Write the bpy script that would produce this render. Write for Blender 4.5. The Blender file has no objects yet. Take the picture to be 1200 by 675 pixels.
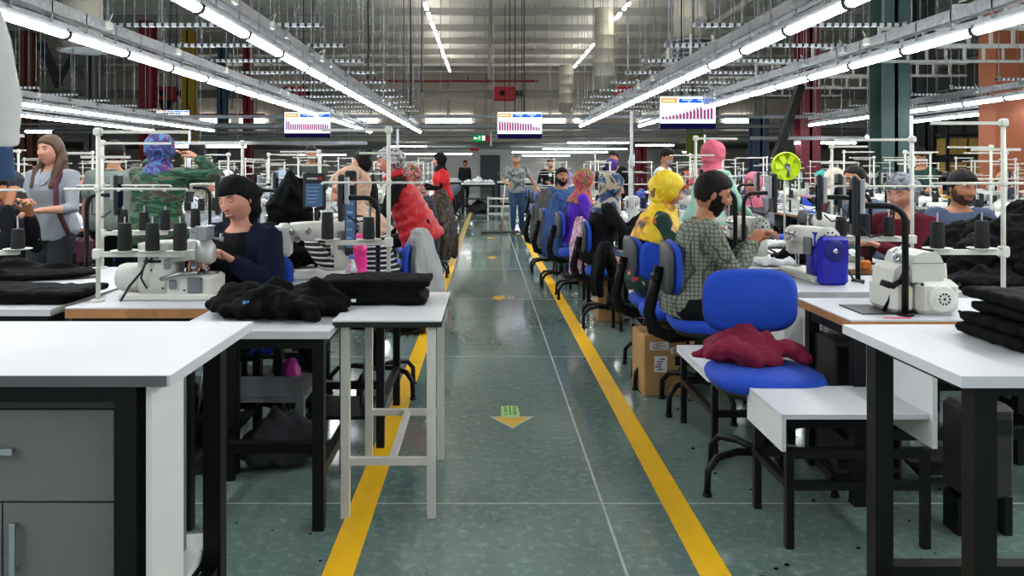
EXPO = 0.55
import bpy, math, random
import numpy as np
from mathutils import Vector, Matrix, noise
R = math.radians
PI = math.pi
V = Vector
random.seed(7)
scn = bpy.context.scene
COL = scn.collection
F, CX, CY, EYE = 900.0, 570.0, 198.0, 1.42     # photo scale: 900 px focal length, vanishing point, eye height

def X(px, Y): return (px - CX) * Y / F
def Z(py, Y): return EYE - (py - CY) * Y / F

# ---------------------------------------------------------------- materials
MATS = {}
def hexc(h):
    h = h.lstrip('#')
    c = [int(h[i:i+2], 16) / 255 for i in (0, 2, 4)]
    return tuple((x / 12.92 if x <= .04045 else ((x + .055) / 1.055) ** 2.4) for x in c) + (1,)

def mat(name, col, rough=.5, metal=0, var=.12, vscale=9, bump=0, bscale=60, emit=0, spec=.5, alpha=1, trans=0, sheen=0, ior=1.45):
    if name in MATS: return MATS[name]
    m = bpy.data.materials.new(name); m.use_nodes = True
    nt = m.node_tree; b = nt.nodes['Principled BSDF']
    if isinstance(col, str): col = hexc(col)
    b.inputs['Roughness'].default_value = rough
    b.inputs['Metallic'].default_value = metal
    b.inputs['Specular IOR Level'].default_value = spec
    b.inputs['IOR'].default_value = ior
    if sheen: b.inputs['Sheen Weight'].default_value = sheen
    if trans: b.inputs['Transmission Weight'].default_value = trans
    if alpha < 1: b.inputs['Alpha'].default_value = alpha
    tc = nt.nodes.new('ShaderNodeTexCoord')
    if var > 0:
        n = nt.nodes.new('ShaderNodeTexNoise'); n.inputs['Scale'].default_value = vscale; n.inputs['Detail'].default_value = 5
        nt.links.new(tc.outputs['Object'], n.inputs['Vector'])
        r = nt.nodes.new('ShaderNodeValToRGB')
        r.color_ramp.elements[0].position = .3; r.color_ramp.elements[1].position = .7
        r.color_ramp.elements[0].color = tuple(c * (1 - var) for c in col[:3]) + (1,)
        r.color_ramp.elements[1].color = tuple(min(1, c * (1 + var)) for c in col[:3]) + (1,)
        nt.links.new(n.outputs['Fac'], r.inputs['Fac']); nt.links.new(r.outputs['Color'], b.inputs['Base Color'])
    else:
        b.inputs['Base Color'].default_value = col
    if bump:
        n2 = nt.nodes.new('ShaderNodeTexNoise'); n2.inputs['Scale'].default_value = bscale; n2.inputs['Detail'].default_value = 3
        nt.links.new(tc.outputs['Object'], n2.inputs['Vector'])
        bp = nt.nodes.new('ShaderNodeBump'); bp.inputs['Strength'].default_value = bump; bp.inputs['Distance'].default_value = .01
        nt.links.new(n2.outputs['Fac'], bp.inputs['Height']); nt.links.new(bp.outputs['Normal'], b.inputs['Normal'])
    if emit:
        b.inputs['Emission Color'].default_value = col; b.inputs['Emission Strength'].default_value = emit
    MATS[name] = m
    return m

def mat_pattern(name, cols, scale=14, kind='noise', rough=.8, detail=2, distort=.6, stretch=(1, 1, 1)):
    """cloth with a printed pattern: constant steps of a noise / voronoi / wave / checker"""
    if name in MATS: return MATS[name]
    m = bpy.data.materials.new(name); m.use_nodes = True
    nt = m.node_tree; b = nt.nodes['Principled BSDF']; b.inputs['Roughness'].default_value = rough
    tc = nt.nodes.new('ShaderNodeTexCoord'); mp = nt.nodes.new('ShaderNodeMapping')
    mp.inputs['Scale'].default_value = stretch
    nt.links.new(tc.outputs['Object'], mp.inputs['Vector'])
    r = nt.nodes.new('ShaderNodeValToRGB'); r.color_ramp.interpolation = 'CONSTANT' if kind != 'noise' else 'EASE'
    while len(r.color_ramp.elements) < len(cols): r.color_ramp.elements.new(.5)
    lo, hi = (.3, .7) if kind == 'noise' else (0, 1)
    if kind == 'vor': lo, hi = .0, .9
    for i, c in enumerate(cols):
        e = r.color_ramp.elements[i]
        e.position = lo + (hi - lo) * i / len(cols) if kind != 'noise' else lo + (hi - lo) * i / max(1, len(cols) - 1)
        e.color = hexc(c)
    if kind == 'noise':
        n = nt.nodes.new('ShaderNodeTexNoise'); n.inputs['Scale'].default_value = scale; n.inputs['Detail'].default_value = detail
        n.inputs['Distortion'].default_value = distort; out = n.outputs['Fac']
    elif kind == 'vor':
        n = nt.nodes.new('ShaderNodeTexVoronoi'); n.inputs['Scale'].default_value = scale
        sep = nt.nodes.new('ShaderNodeSeparateColor'); nt.links.new(n.outputs['Color'], sep.inputs[0]); out = sep.outputs[0]
    elif kind == 'wave':
        n = nt.nodes.new('ShaderNodeTexWave'); n.inputs['Scale'].default_value = scale; n.bands_direction = 'Z'
        n.inputs['Distortion'].default_value = distort; n.inputs['Detail'].default_value = 1; out = n.outputs['Fac']
    nt.links.new(mp.outputs['Vector'], n.inputs['Vector'])
    nt.links.new(out, r.inputs['Fac']); nt.links.new(r.outputs['Color'], b.inputs['Base Color'])
    MATS[name] = m
    return m

def mat_emit(name, col, s):
    if name in MATS: return MATS[name]
    m = bpy.data.materials.new(name); m.use_nodes = True
    nt = m.node_tree; nt.nodes.clear()
    e = nt.nodes.new('ShaderNodeEmission'); o = nt.nodes.new('ShaderNodeOutputMaterial')
    e.inputs['Color'].default_value = hexc(col) if isinstance(col, str) else col; e.inputs['Strength'].default_value = s
    nt.links.new(e.outputs[0], o.inputs[0]); MATS[name] = m
    return m

# ---------------------------------------------------------------- mesh builder
class MB:
    def __init__(s, xf=None):
        s.v, s.f, s.mi, s.sm = [], [], [], []; s.xf = xf or Matrix.Identity(4)
    def add(s, vs, fs, m=0, smooth=False):
        b = len(s.v); xf = s.xf
        s.v.extend((xf @ V(p))[:] for p in vs)
        for f in fs: s.f.append(tuple(b + i for i in f)); s.mi.append(m); s.sm.append(smooth)
        return s
    def box(s, c, d, m=0, rot=None, top=None):
        hx, hy, hz = d[0]/2, d[1]/2, d[2]/2
        tx, ty = (hx, hy) if top is None else (hx*top[0], hy*top[1])
        pts = [(-hx,-hy,-hz),(hx,-hy,-hz),(hx,hy,-hz),(-hx,hy,-hz),(-tx,-ty,hz),(tx,-ty,hz),(tx,ty,hz),(-tx,ty,hz)]
        if rot is not None: pts = [rot @ V(p) for p in pts]
        pts = [(p[0]+c[0], p[1]+c[1], p[2]+c[2]) for p in pts]
        return s.add(pts, [(0,3,2,1),(4,5,6,7),(0,1,5,4),(1,2,6,5),(2,3,7,6),(3,0,4,7)], m)
    def b2(s, x0, x1, y0, y1, z0, z1, m=0):
        return s.box(((x0+x1)/2,(y0+y1)/2,(z0+z1)/2), (abs(x1-x0),abs(y1-y0),abs(z1-z0)), m)
    def rbox(s, c, d, r=.01, m=0, rot=None):
        """box with chamfered edges"""
        hx, hy, hz = d[0]/2, d[1]/2, d[2]/2; r = min(r, hx*.9, hy*.9, hz*.9)
        ring = lambda x, y, z: [(-x+r*0, -y, z)]
        vs = []; fs = []
        def rr(ix, iy, z, cr):
            return [(-ix+cr,-iy,z),(ix-cr,-iy,z),(ix,-iy+cr,z),(ix,iy-cr,z),(ix-cr,iy,z),(-ix+cr,iy,z),(-ix,iy-cr,z),(-ix,-iy+cr,z)]
        for (i, z) in ((r, -hz), (0, -hz+r), (0, hz-r), (r, hz)):
            vs += rr(hx-i, hy-i, z, max(r-i*.4, 1e-4) if i else r)
        for k in range(3):
            for j in range(8):
                a, b = k*8+j, k*8+(j+1) % 8
                fs.append((a, b, b+8, a+8))
        fs.append(tuple(range(7, -1, -1))); fs.append(tuple(range(24, 32)))
        if rot is not None: vs = [rot @ V(p) for p in vs]
        vs = [(p[0]+c[0], p[1]+c[1], p[2]+c[2]) for p in vs]
        return s.add(vs, fs, m)
    def bar(s, p0, p1, w, h=None, m=0, up=(0,0,1)):
        p0, p1 = V(p0), V(p1); d = p1-p0; L = d.length; h = h or w
        z = d.normalized(); u = V(up)
        if abs(z.dot(u)) > .98: u = V((0,1,0))
        x = u.cross(z).normalized(); y = z.cross(x)
        rot = Matrix((x, y, z)).transposed()
        return s.box((p0+p1)/2, (w, h, L), m, rot)
    def tube(s, pts, r, n=8, m=0, closed=False, smooth=True, flat=None):
        pts = [V(p) for p in pts]; k = len(pts)
        rs = r if isinstance(r, (list, tuple)) else [r]*k
        vs, fs = [], []
        prev = None
        for i, p in enumerate(pts):
            if closed: t = pts[(i+1) % k]-pts[i-1]
            else: t = pts[min(i+1, k-1)]-pts[max(i-1, 0)]
            t = t.normalized() if t.length > 1e-9 else V((0,0,1))
            if prev is None:
                a = V((0,0,1)) if abs(t.z) < .9 else V((1,0,0)); u = (a-t*a.dot(t)).normalized()
            else:
                u = prev-t*prev.dot(t); u = u.normalized() if u.length > 1e-6 else t.orthogonal().normalized()
            prev = u; w = t.cross(u)
            fl = flat or 1
            for j in range(n):
                an = 2*PI*j/n; vs.append(p+u*(math.cos(an)*rs[i]*fl)+w*(math.sin(an)*rs[i]))
        for i in range(k if closed else k-1):
            for j in range(n):
                a, b = i*n+j, i*n+(j+1) % n; c, d = ((i+1) % k)*n+(j+1) % n, ((i+1) % k)*n+j
                fs.append((a, b, c, d))
        if not closed: fs.append(tuple(range(n-1, -1, -1))); fs.append(tuple((k-1)*n+j for j in range(n)))
        return s.add(vs, fs, m, smooth)
    def cap(s, pts, r, n=10, m=0):
        """tube with rounded ends"""
        pts = [V(p) for p in pts]; rs = list(r) if isinstance(r, (list, tuple)) else [r]*len(pts)
        d0 = (pts[0]-pts[1]).normalized(); d1 = (pts[-1]-pts[-2]).normalized()
        P = [pts[0]+d0*rs[0]*.98, pts[0]+d0*rs[0]*.7]+pts+[pts[-1]+d1*rs[-1]*.7, pts[-1]+d1*rs[-1]*.98]
        Q = [rs[0]*.15, rs[0]*.71]+rs+[rs[-1]*.71, rs[-1]*.15]
        return s.tube(P, Q, n, m)
    def lathe(s, prof, c=(0,0,0), n=20, m=0, axis='Z', sx=1, sy=1, smooth=True):
        vs, fs = [], []
        for (r, z) in prof:
            for j in range(n):
                a = 2*PI*j/n; x, y = r*math.cos(a)*sx, r*math.sin(a)*sy
                p = (x, y, z) if axis == 'Z' else ((x, z, y) if axis == 'Y' else (z, x, y))
                vs.append((p[0]+c[0], p[1]+c[1], p[2]+c[2]))
        for i in range(len(prof)-1):
            for j in range(n):
                a, b = i*n+j, i*n+(j+1) % n; q = (a, b, b+n, a+n)
                fs.append(q if axis != 'Y' else q[::-1])
        fs.append(tuple(range(n-1, -1, -1))); fs.append(tuple((len(prof)-1)*n+j for j in range(n)))
        return s.add(vs, fs, m, smooth)
    def cyl(s, c, r, h, axis='Z', n=16, m=0, smooth=False):
        return s.lathe([(r, -h/2), (r, h/2)], c, n, m, axis, smooth=smooth)
    def ell(s, c, r, n=12, m=0, rot=None):
        vs, fs = [], []
        for i in range(n+1):
            th = PI*i/n if 0 < i < n else (1e-3 if i == 0 else PI-1e-3)
            for j in range(n*2):
                ph = PI*j/n; p = V((r[0]*math.sin(th)*math.cos(ph), r[1]*math.sin(th)*math.sin(ph), r[2]*math.cos(th)))
                if rot is not None: p = rot @ p
                vs.append(p+V(c))
        w = n*2
        for i in range(n):
            for j in range(w): fs.append((i*w+j, (i+1)*w+j, (i+1)*w+(j+1) % w, i*w+(j+1) % w))
        return s.add(vs, fs, m, True)
    def loft(s, rings, m=0, smooth=True):
        n = len(rings[0]); vs = [p for r in rings for p in r]; fs = []
        for i in range(len(rings)-1):
            for j in range(n): fs.append((i*n+j, i*n+(j+1) % n, (i+1)*n+(j+1) % n, (i+1)*n+j))
        fs.append(tuple(range(n-1, -1, -1))); fs.append(tuple((len(rings)-1)*n+j for j in range(n)))
        return s.add(vs, fs, m, smooth)
    def slab(s, pts, z0, z1, m=0, smooth=False):
        """prism over a plan outline"""
        n = len(pts); vs = [(p[0], p[1], z0) for p in pts]+[(p[0], p[1], z1) for p in pts]
        fs = [(j, (j+1) % n, n+(j+1) % n, n+j) for j in range(n)]+[tuple(range(n-1,-1,-1)), tuple(range(n, 2*n))]
        return s.add(vs, fs, m, smooth)
    def mesh(s, name):
        me = bpy.data.meshes.new(name); me.from_pydata(s.v, [], s.f)
        me.polygons.foreach_set('material_index', s.mi); me.polygons.foreach_set('use_smooth', s.sm)
        me.update(); return me
    def build(s, name, mats, parent=None, label=None):
        me = s.mesh(name)
        for m in (mats if isinstance(mats, (list, tuple)) else [mats]): me.materials.append(m)
        o = bpy.data.objects.new(name, me); COL.objects.link(o)
        if parent is not None: o.parent = parent
        if label: o['label'] = label
        return o

def tag(o, label=None, cat=None, group=None, kind=None):
    if label: o['label'] = label
    if cat: o['category'] = cat
    if group: o['group'] = group
    if kind: o['kind'] = kind
    return o
def thing(name, label, cat, loc=(0,0,0), rz=0, group=None):
    o = bpy.data.objects.new(name, None); COL.objects.link(o); o.location = loc; o.rotation_euler = (0,0,rz)
    o.empty_display_size = .1
    return tag(o, label, cat, group)
def solo(name, mb, mats, label, cat, loc=(0,0,0), rz=0, group=None, kind=None):
    o = mb.build(name, mats); o.location = loc; o.rotation_euler = (0,0,rz); return tag(o, label, cat, group, kind)
def struct(name, mb, mats):
    o = mb.build(name, mats); o['kind'] = 'structure'; return o
def dup(root, loc, rz=None, label=None, group=None):
    def cp(o, par):
        c = o.copy(); COL.objects.link(c)
        if par is not None: c.parent = par
        for ch in KIDS.get(o.name, []): cp(ch, c)
        return c
    if root.name not in DONE:
        DONE.add(root.name)
        def scan(o):
            KIDS[o.name] = list(o.children)
            for k in KIDS[o.name]: scan(k)
        scan(root)
    r = cp(root, None); r.location = loc
    if rz is not None: r.rotation_euler = (0,0,rz)
    if label: r['label'] = label
    if group: r['group'] = group
    return r
KIDS, DONE = {}, set()

TMP = bpy.data.scenes.new('bench'); JUNK = []
def remesh(mb, voxel, smooth=2, wr=0, wf=10, seed=0, fold=None):
    """fuse the closed shapes in mb to one skin and crease it like cloth"""
    me = mb.mesh('t'); o = bpy.data.objects.new('t', me); TMP.collection.objects.link(o)
    md = o.modifiers.new('r', 'REMESH'); md.mode = 'VOXEL'; md.voxel_size = voxel; md.use_smooth_shade = True
    if smooth:
        sm = o.modifiers.new('s', 'SMOOTH'); sm.iterations = smooth; sm.factor = .5
    vl = TMP.view_layers[0]
    vl.update(); dg = vl.depsgraph
    ev = o.evaluated_get(dg)
    out = bpy.data.meshes.new_from_object(ev)
    TMP.collection.objects.unlink(o); JUNK.extend((o, me))
    if wr:
        off = V((seed*3.1, seed*1.7, seed*.9)); n_ = len(out.vertices)
        co = np.empty(n_*3); nn = np.empty(n_*3, dtype=np.float32); out.vertices.foreach_get('co', co); out.vertex_normals.foreach_get('vector', nn)
        co = co.reshape(-1, 3); nn = nn.reshape(-1, 3); am = np.empty(n_); fz = wf*(.45 if fold is None else fold)
        for i, p in enumerate(co.tolist()):
            q = V((p[0]*wf, p[1]*wf, p[2]*fz))+off
            am[i] = (1-abs(noise.noise(q))*2.2)*.8+noise.noise(q*2.3)*.6-.4
        out.vertices.foreach_set('co', (co+nn*(wr*am)[:, None]).ravel())
    out.polygons.foreach_set('use_smooth', [True]*len(out.polygons)); out.update()
    return out
def obj_from(me, name, mats, parent=None, label=None):
    me.name = name
    for m in (mats if isinstance(mats, (list, tuple)) else [mats]): me.materials.append(m)
    o = bpy.data.objects.new(name, me); COL.objects.link(o)
    if parent is not None: o.parent = parent
    if label: o['label'] = label
    return o
def join_mb(me, mb, m_off=0):
    """append mb to a mesh (returns new mesh)"""
    nv = len(me.vertices); vs = np.empty(nv*3); me.vertices.foreach_get('co', vs); vs = vs.reshape(-1, 3)
    fs = [tuple(p.vertices) for p in me.polygons]; mi = [p.material_index for p in me.polygons]
    allv = [tuple(v) for v in vs]+mb.v
    allf = fs+[tuple(i+nv for i in f) for f in mb.f]
    out = bpy.data.meshes.new('j'); out.from_pydata(allv, [], allf)
    out.polygons.foreach_set('material_index', mi+[x+m_off for x in mb.mi])
    out.polygons.foreach_set('use_smooth', [True]*len(fs)+mb.sm)
    JUNK.append(me); out.update(); return out

ORD = ['first','second','third','fourth','fifth','sixth','seventh','eighth','ninth','tenth','eleventh','twelfth','thirteenth','fourteenth','fifteenth','sixteenth','seventeenth','eighteenth','nineteenth','twentieth','twenty-first','twenty-second','twenty-third','twenty-fourth','twenty-fifth','twenty-sixth','twenty-seventh','twenty-eighth','twenty-ninth','thirtieth']

# ---------------------------------------------------------------- shared materials
WHITE_TOP = mat('white_laminate', '#ced0d3', .42, var=.03, vscale=3, spec=.35)
WHITE_PANEL = mat('white_panel', '#d9dad8', .4, var=.04, vscale=4)
WOOD_EDGE = mat('beech_edge', '#b07a4c', .5, var=.2, vscale=14)
BLK_STEEL = mat('black_steel', '#0c0d0e', .45, var=.2, vscale=6, spec=.3)
CREAM_STEEL = mat('cream_steel', '#d3d2c6', .4, var=.06)
CREAM = mat('machine_cream', '#cfcfc5', .35, var=.05, vscale=12)
CREAM_D = mat('machine_grey', '#9c9d98', .4, var=.1, vscale=20)
CHROME = mat('chrome', '#c9ccd0', .18, 1, var=.05)
STEEL = mat('dull_steel', '#9a9ca0', .35, 1, var=.15)
GALV = mat('galvanised', '#a9adb0', .38, .85, var=.22, vscale=30)
GALV_D = mat('grey_painted', '#74777a', .5, .3, var=.12)
BLK_PLASTIC = mat('black_plastic', '#121315', .4, var=.1)
BLK_THREAD = mat('black_thread', '#121415', .75, var=.3, vscale=90, bump=.3, bscale=200)
BLK_CLOTH = mat('black_cloth', '#060708', .8, var=.25, vscale=12, bump=.25, bscale=120, spec=.12)
BLUE_FAB = mat('blue_upholstery', '#0842b6', .72, var=.1, vscale=40, bump=.2, bscale=400, sheen=.05)
GREY_CAB = mat('grey_cabinet', '#6e706d', .5, var=.04, vscale=3)
NAVY_PL = mat('navy_plastic', '#12179a', .3, var=.06)
RED_PRINT = mat('red_print', '#a01820', .5, var=0)
LAMP = mat_emit('lamp_diffuser', '#f6faff', 26.0)
# ================================================================ THE HALL
def floor_material():
    m = bpy.data.materials.new('epoxy_floor'); m.use_nodes = True; nt = m.node_tree; b = nt.nodes['Principled BSDF']
    tc = nt.nodes.new('ShaderNodeTexCoord')
    def nz(scale, det, st=(1,1,1), dist=0):
        mp = nt.nodes.new('ShaderNodeMapping'); mp.inputs['Scale'].default_value = st
        n = nt.nodes.new('ShaderNodeTexNoise'); n.inputs['Scale'].default_value = scale; n.inputs['Detail'].default_value = det; n.inputs['Distortion'].default_value = dist
        nt.links.new(tc.outputs['Object'], mp.inputs['Vector']); nt.links.new(mp.outputs['Vector'], n.inputs['Vector']); return n
    def ramp(n, stops):
        r = nt.nodes.new('ShaderNodeValToRGB')
        while len(r.color_ramp.elements) < len(stops): r.color_ramp.elements.new(.5)
        for e, (p, c) in zip(r.color_ramp.elements, stops): e.position = p; e.color = hexc(c) if isinstance(c, str) else (c, c, c, 1)
        nt.links.new(n.outputs['Fac'], r.inputs['Fac']); return r
    n1 = nz(1.1, 6, (1, .6, 1)); r1 = ramp(n1, [(.3, '#556b64'), (.52, '#687e77'), (.75, '#80958d')])
    n2 = nz(26, 8, (1, 1, 1), .4); r2 = ramp(n2, [(.5, 0), (.72, 1)])
    mx = nt.nodes.new('ShaderNodeMixRGB'); mx.inputs[2].default_value = hexc('#93a59e')
    ml = nt.nodes.new('ShaderNodeMath'); ml.operation = 'MULTIPLY'; ml.inputs[1].default_value = .5
    nt.links.new(r2.outputs['Color'], ml.inputs[0]); nt.links.new(ml.outputs[0], mx.inputs[0]); nt.links.new(r1.outputs['Color'], mx.inputs[1])
    n3 = nz(7, 6); r3 = ramp(n3, [(.62, 0), (.75, 1)])
    mx2 = nt.nodes.new('ShaderNodeMixRGB'); mx2.inputs[2].default_value = hexc('#39453f')
    ml2 = nt.nodes.new('ShaderNodeMath'); ml2.operation = 'MULTIPLY'; ml2.inputs[1].default_value = .45
    nt.links.new(r3.outputs['Color'], ml2.inputs[0]); nt.links.new(ml2.outputs[0], mx2.inputs[0]); nt.links.new(mx.outputs[0], mx2.inputs[1])
    nt.links.new(mx2.outputs[0], b.inputs['Base Color'])
    n4 = nz(2.2, 5, (1, .4, 1)); r4 = ramp(n4, [(.35, .06), (.7, .2)]); nt.links.new(r4.outputs['Color'], b.inputs['Roughness'])
    n5 = nz(1.6, 3, (.5, 2.2, 1)); bp = nt.nodes.new('ShaderNodeBump'); bp.inputs['Strength'].default_value = .05; bp.inputs['Distance'].default_value = .008
    nt.links.new(n5.outputs['Fac'], bp.inputs['Height']); nt.links.new(bp.outputs['Normal'], b.inputs['Normal'])
    b.inputs['Specular IOR Level'].default_value = .6
    return m

def worn_paint(name, col, under, amt=.62):
    m = mat(name, col, .4, var=.08, vscale=5); nt = m.node_tree; b = nt.nodes['Principled BSDF']
    tc = nt.nodes.new('ShaderNodeTexCoord'); n = nt.nodes.new('ShaderNodeTexNoise'); n.inputs['Scale'].default_value = 16; n.inputs['Detail'].default_value = 10; n.inputs['Roughness'].default_value = .7
    nt.links.new(tc.outputs['Object'], n.inputs['Vector'])
    r = nt.nodes.new('ShaderNodeValToRGB'); r.color_ramp.elements[0].position = amt; r.color_ramp.elements[1].position = amt+.06
    nt.links.new(n.outputs['Fac'], r.inputs['Fac'])
    mx = nt.nodes.new('ShaderNodeMixRGB'); mx.inputs[2].default_value = hexc(under)
    src = b.inputs['Base Color'].links[0].from_socket
    nt.links.new(src, mx.inputs[1]); nt.links.new(r.outputs['Color'], mx.inputs[0]); nt.links.new(mx.outputs[0], b.inputs['Base Color'])
    return m

HW = 42
struct('floor', MB().b2(-HW, HW, -9, 60.6, -.12, 0), floor_material())
struct('ceiling', MB().b2(-HW, HW, -9, 60.6, 8.9, 9.1), mat('roof_deck', '#e4e1d8', .7, var=.06, vscale=.7))
WALLM = mat('wall_cladding', '#c4bfb2', .7, var=.06, vscale=.5)
wb = MB()
wb.b2(-HW, HW, 60, 60.3, 0, 8.9)
struct('wall_back', wb, WALLM)
tr = MB()
tr.b2(-HW, HW, 59.9, 60, 3.3, 3.5); 
struct('trim_1', tr, mat('wall_rail', '#a5a299', .6))
for k in range(27):
    x = -39+3*k
    if k % 1 == 0: struct('trim_%d' % (2+k), MB().b2(x-.06, x+.06, 59.92, 60, 3.5, 8.9), MATS['wall_rail'])
struct('wall_left', MB().b2(-HW-.3, -HW, 14, 60.3, 0, 8.9), WALLM)
struct('wall_right', MB().b2(HW, HW+.3, 14, 60.3, 0, 8.9), WALLM)
# purlins across the roof
PUR = mat('purlin_grey', '#aaa8a1', .5, .2, var=.08)
for k, y in enumerate([y*4.1+7 for y in range(13)]):
    m = MB(); m.b2(-HW, HW, y-.06, y+.06, 8.58, 8.9); m.b2(-HW, HW, y-.14, y+.14, 8.56, 8.6)
    struct('trim_%d' % (60+k), m, PUR)
for k, x in enumerate([-31, -21, -10.5, 0.2, 11, 21, 31]):
    m = MB(); m.b2(x-.1, x+.1, -9, 60, 8.32, 8.56); struct('trim_%d' % (90+k), m, PUR)
# rear mezzanine: ceiling over the packing area
struct('ceiling_rear', MB().b2(-HW, HW, 43, 59.9, 2.95, 3.3), mat('mezz_grey', '#a19e97', .6))
for k, (yy, zz) in enumerate([(42.9, 3.36), (36, 3.3), (31, 3.2)]):
    m = MB(); m.b2(-HW+4, HW-4, yy-.09, yy+.02, zz-.03, zz+.07); struct('trim_%d' % (110+k), m, GALV_D)
struct('wall_rear_inner', MB().b2(-HW, HW, 59.7, 59.98, 0, 2.95), mat('inner_wall', '#cfccc4', .6))

# windows in the back wall
DAY = mat_emit('daylight_pane', '#fbfdff', 9.0)
WFR = mat('window_frame_white', '#c9cacb', .5)
wins = [(498, 553, 3), (402, 443, 3), (280, 312, 2), (234, 268, 2), (606, 663, 3), (673, 684, 1), (748, 762, 1), (848, 880, 2)]
for i, (a, b, n) in enumerate(wins):
    x0, x1, z0, z1 = X(a, 59.9), X(b, 59.9), Z(149, 59.9), Z(135, 59.9)
    fr = MB()
    fr.b2(x0-.06, x1+.06, 59.82, 59.9, z0-.06, z0); fr.b2(x0-.06, x1+.06, 59.82, 59.9, z1, z1+.06)
    for k in range(n+1):
        xx = x0+(x1-x0)*k/n; fr.b2(xx-.04, xx+.04, 59.82, 59.9, z0, z1)
    fr.b2(x0, x1, 59.84, 59.88, z0+.28, z0+.32)
    w = struct('window_%d' % (i+1), fr, WFR)
    MB().b2(x0, x1, 59.88, 59.895, z0, z1).build('pane', DAY, w)
# door under the mezzanine
d = struct('door_1', MB().b2(X(563, 59.6), X(586, 59.6), 59.6, 59.7, 0, 2.5), mat('dark_door', '#3f4347', .5))
MB().b2(X(584, 59.6)-.02, X(584, 59.6)+.02, 59.54, 59.6, .9, 1.2).build('door_handle', CHROME, d)

# floor joints, lines and marks
JO = mat('joint_filler', '#a9b5ae', .5, var=.2, vscale=20)
j = MB(); j.b2(.486, .497, .5, 26, 0, .0012); struct('trim_130', j, JO)
for k in range(8):
    y = 3.26+2.55*k; struct('trim_%d' % (131+k), MB().b2(-6, 6, y-.004, y+.004, 0, .001), JO)
YEL = worn_paint('line_yellow', '#ffc20a', '#9c8c48', .66)
YELF = worn_paint('line_yellow_worn', '#c9a43c', '#7c8a74', .5)
struct('trim_140', MB().b2(.745, .855, .6, 16.4, 0, .002), YEL)
struct('trim_141', MB().b2(-.575, -.465, .6, 11.2, 0, .002), YEL)
struct('trim_142', MB().b2(-.575, -.465, 11.2, 26, 0, .002), YELF)
AM = worn_paint('arrow_yellow', '#e2b030', '#9aa070', .68)
AE = mat('arrow_edge', '#c9cdb0', .5)
ST = mat('sticker_green', '#a6d97c', .5, var=.05); INK = mat('sticker_ink', '#24452a', .6, var=0)
STG = mat('sticker_grey', '#b8bcb4', .5)
def arrow(px, y, name, label, near):
    x = X(px, y); w = .1 if near else .115
    if near:
        m = MB(); m.slab([(x-.125, y+.10), (x, y-.10), (x+.125, y+.10)], .0005, .0022, 1)
        m.slab([(x-.10, y+.085), (x, y-.078), (x+.10, y+.085)], .002, .0028, 0)
    else:
        m = MB(); m.slab([(x-.06, y+.14), (x-.06, y+.02), (x-.11, y+.02), (x, y-.16), (x+.11, y+.02), (x+.06, y+.02), (x+.06, y+.14)], .0005, .002, 0)
    solo('floor_arrow', m, [AM, AE], label, 'floor marking', group='yellow direction arrows on the aisle floor')
arrow(600, 4.30, 'a', 'yellow triangle arrow pasted on the floor below a green sticker, nearest the camera', True)
arrow(585, 8.45, 'b', 'small yellow floor arrow midway along the aisle, beside a pale sticker', False)
arrow(577, 12.3, 'c', 'faded yellow floor arrow between the chairs with jackets, in front of the mop', False)
arrow(576, 15.8, 'd', 'tiny yellow floor arrow just in front of the wide mop', False)
s = MB(); sx, sy = X(597.5, 4.55), 4.40
s.slab([(sx-.055, sy), (sx+.055, sy), (sx+.048, sy+.19), (sx-.052, sy+.19)], .0022, .0036, 0)
s.b2(sx-.004, sx+.003, sy+.02, sy+.17, .0036, .0042, 1)
rn = random.Random(3)
for cx in (-.027, .026):
    for k in range(9):
        yy = sy+.022+.0175*k; w = rn.uniform(.006, .014)
        s.b2(sx+cx-w+rn.uniform(-.004, .004), sx+cx+w, yy, yy+rn.uniform(.004, .010), .0036, .0042, 1)
solo('floor_sticker', s, [ST, INK], 'light green paper sticker with two columns of dark print on the aisle floor', 'sticker')
s = MB(); x = X(596, 8.5); s.slab([(x-.01, 8.38), (x+.06, 8.38), (x+.06, 8.6), (x-.01, 8.6)], .0005, .0018, 0); s.b2(x+.005, x+.045, 8.42, 8.45, .0018, .0022, 1); s.b2(x+.005, x+.045, 8.5, 8.53, .0018, .0022, 1)
solo('floor_sticker', s, [STG, INK], 'pale worn sticker beside the second yellow floor arrow', 'sticker')
lint = MB(); rn = random.Random(11)
for k in range(120):
    if rn.random() < .6: px, y = rn.uniform(.9, 2.6), rn.uniform(2.6, 6.5)
    elif rn.random() < .5: px, y = rn.uniform(-1.8, -.6), rn.uniform(2.6, 5)
    else: px, y = rn.uniform(-.4, .8), rn.uniform(2.6, 9)
    r = rn.uniform(.003, .011) if abs(px) > .6 else rn.uniform(.002, .005)
    lint.ell((px, y, r*.3), (r, r*.7, r*.4), 3)
solo('floor_lint', lint, BLK_CLOTH, 'scraps of black lint and thread scattered on the green floor', 'lint', kind='stuff')

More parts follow.
